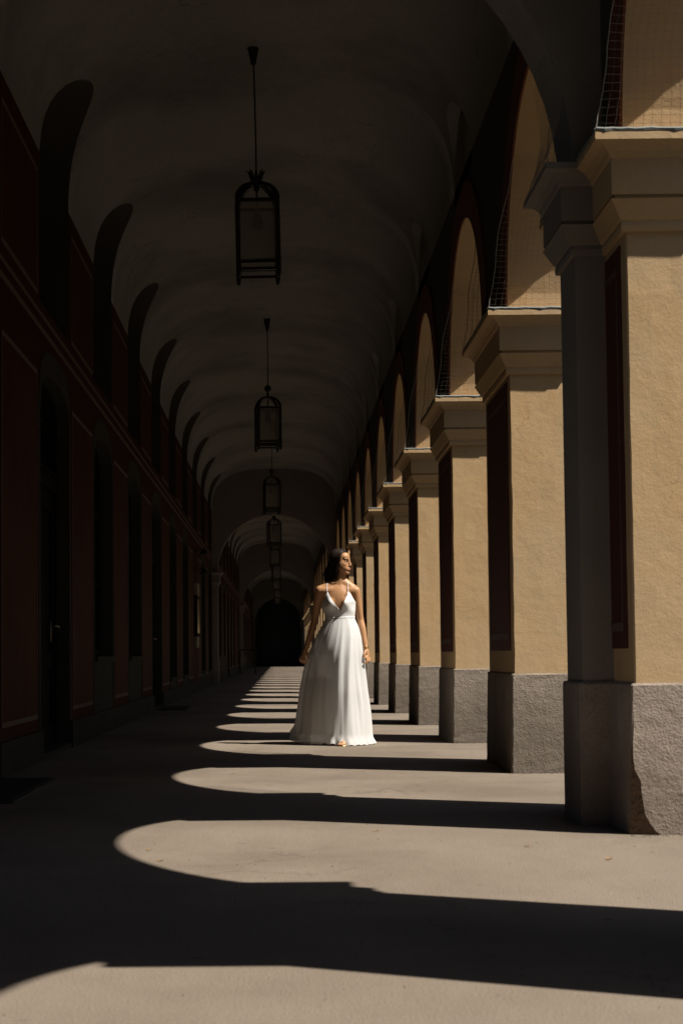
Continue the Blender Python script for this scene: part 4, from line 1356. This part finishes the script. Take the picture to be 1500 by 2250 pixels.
pts = [(( -0.139 + 0.131) / 2 + .1365 * sin(2 * pi * k / 48), .033 - .1025 * cos(2 * pi * k / 48), 1.151 + .002 * sin(2 * pi * k / 48)) for k in range(49)]
mb.tube(pts, .0055, 6, 0, False)
mb.build('waistband', M['satin'], gown, True)
from mathutils.bvhtree import BVHTree
tree = BVHTree.FromPolygons([v.co.copy() for v in person.data.vertices], [tuple(q.vertices) for q in person.data.polygons])
def strap(ctrl, first):
    pts = []
    for a_, b_ in zip(ctrl, ctrl[1:]):
        for i in range(6):
            q_ = Vector(a_).lerp(Vector(b_), i / 6)
            hit, nrm, _, _ = tree.find_nearest(q_)
            pts.append(hit + nrm * .0022)
    pts = [Vector(first)] + pts[4:]
    for _ in range(6):
        pts = [pts[0]] + [(pts[i - 1] + pts[i] * 2 + pts[i + 1]) / 4 for i in range(1, len(pts) - 1)] + [pts[-1]]
    mb = MB(); mb.tube(pts, .0026, 6); mb.build('strap', M['satin'], gown, True)
strap([(-0.106, -0.070, 1.383), (-0.110, -0.05, 1.43), (-0.110, -0.008, 1.47), (-0.10, 0.05, 1.48), (-0.085, 0.105, 1.44), (-.06, .135, 1.34), (-.05, .13, 1.24)], (-0.104, -0.066, 1.384))
strap([(0.086, -0.070, 1.388), (0.082, -0.05, 1.43), (0.074, -0.010, 1.47), (0.066, 0.045, 1.485), (0.06, 0.105, 1.44), (.045, .135, 1.34), (.04, .13, 1.24)], (0.086, -0.066, 1.389))
# bracelets and sandal
def ring(c, axis, r, t, name):
    ax = Vector(axis).normalized(); a = ax.orthogonal().normalized(); b = ax.cross(a)
    mb = MB(); mb.tube([Vector(c) + r * (cos(2 * pi * k / 24) * a + sin(2 * pi * k / 24) * b) for k in range(25)], t, 6, 0, False)
    mb.build(name, M['gold'], person, True)
ring((-0.318, .081, .895), (-.055, -.01, -.165), .0275, .0028, 'bracelet')
ring((0.230, .002, .884), (.034, -.04, -.178), .0265, .0025, 'bracelet')
ring((0.232, .000, .868), (.034, -.06, -.178), .0265, .0020, 'bracelet')
mb = MB()
mb.box(-.005, .072, -.250, -.125, 0.001, .008)
mb.tube([(-.006, -.200, .004), (.008, -.208, .034), (.035, -.210, .040), (.062, -.208, .032), (.074, -.200, .004)], .005, 6)
mb.build('sandal', M['gold'], person, True)
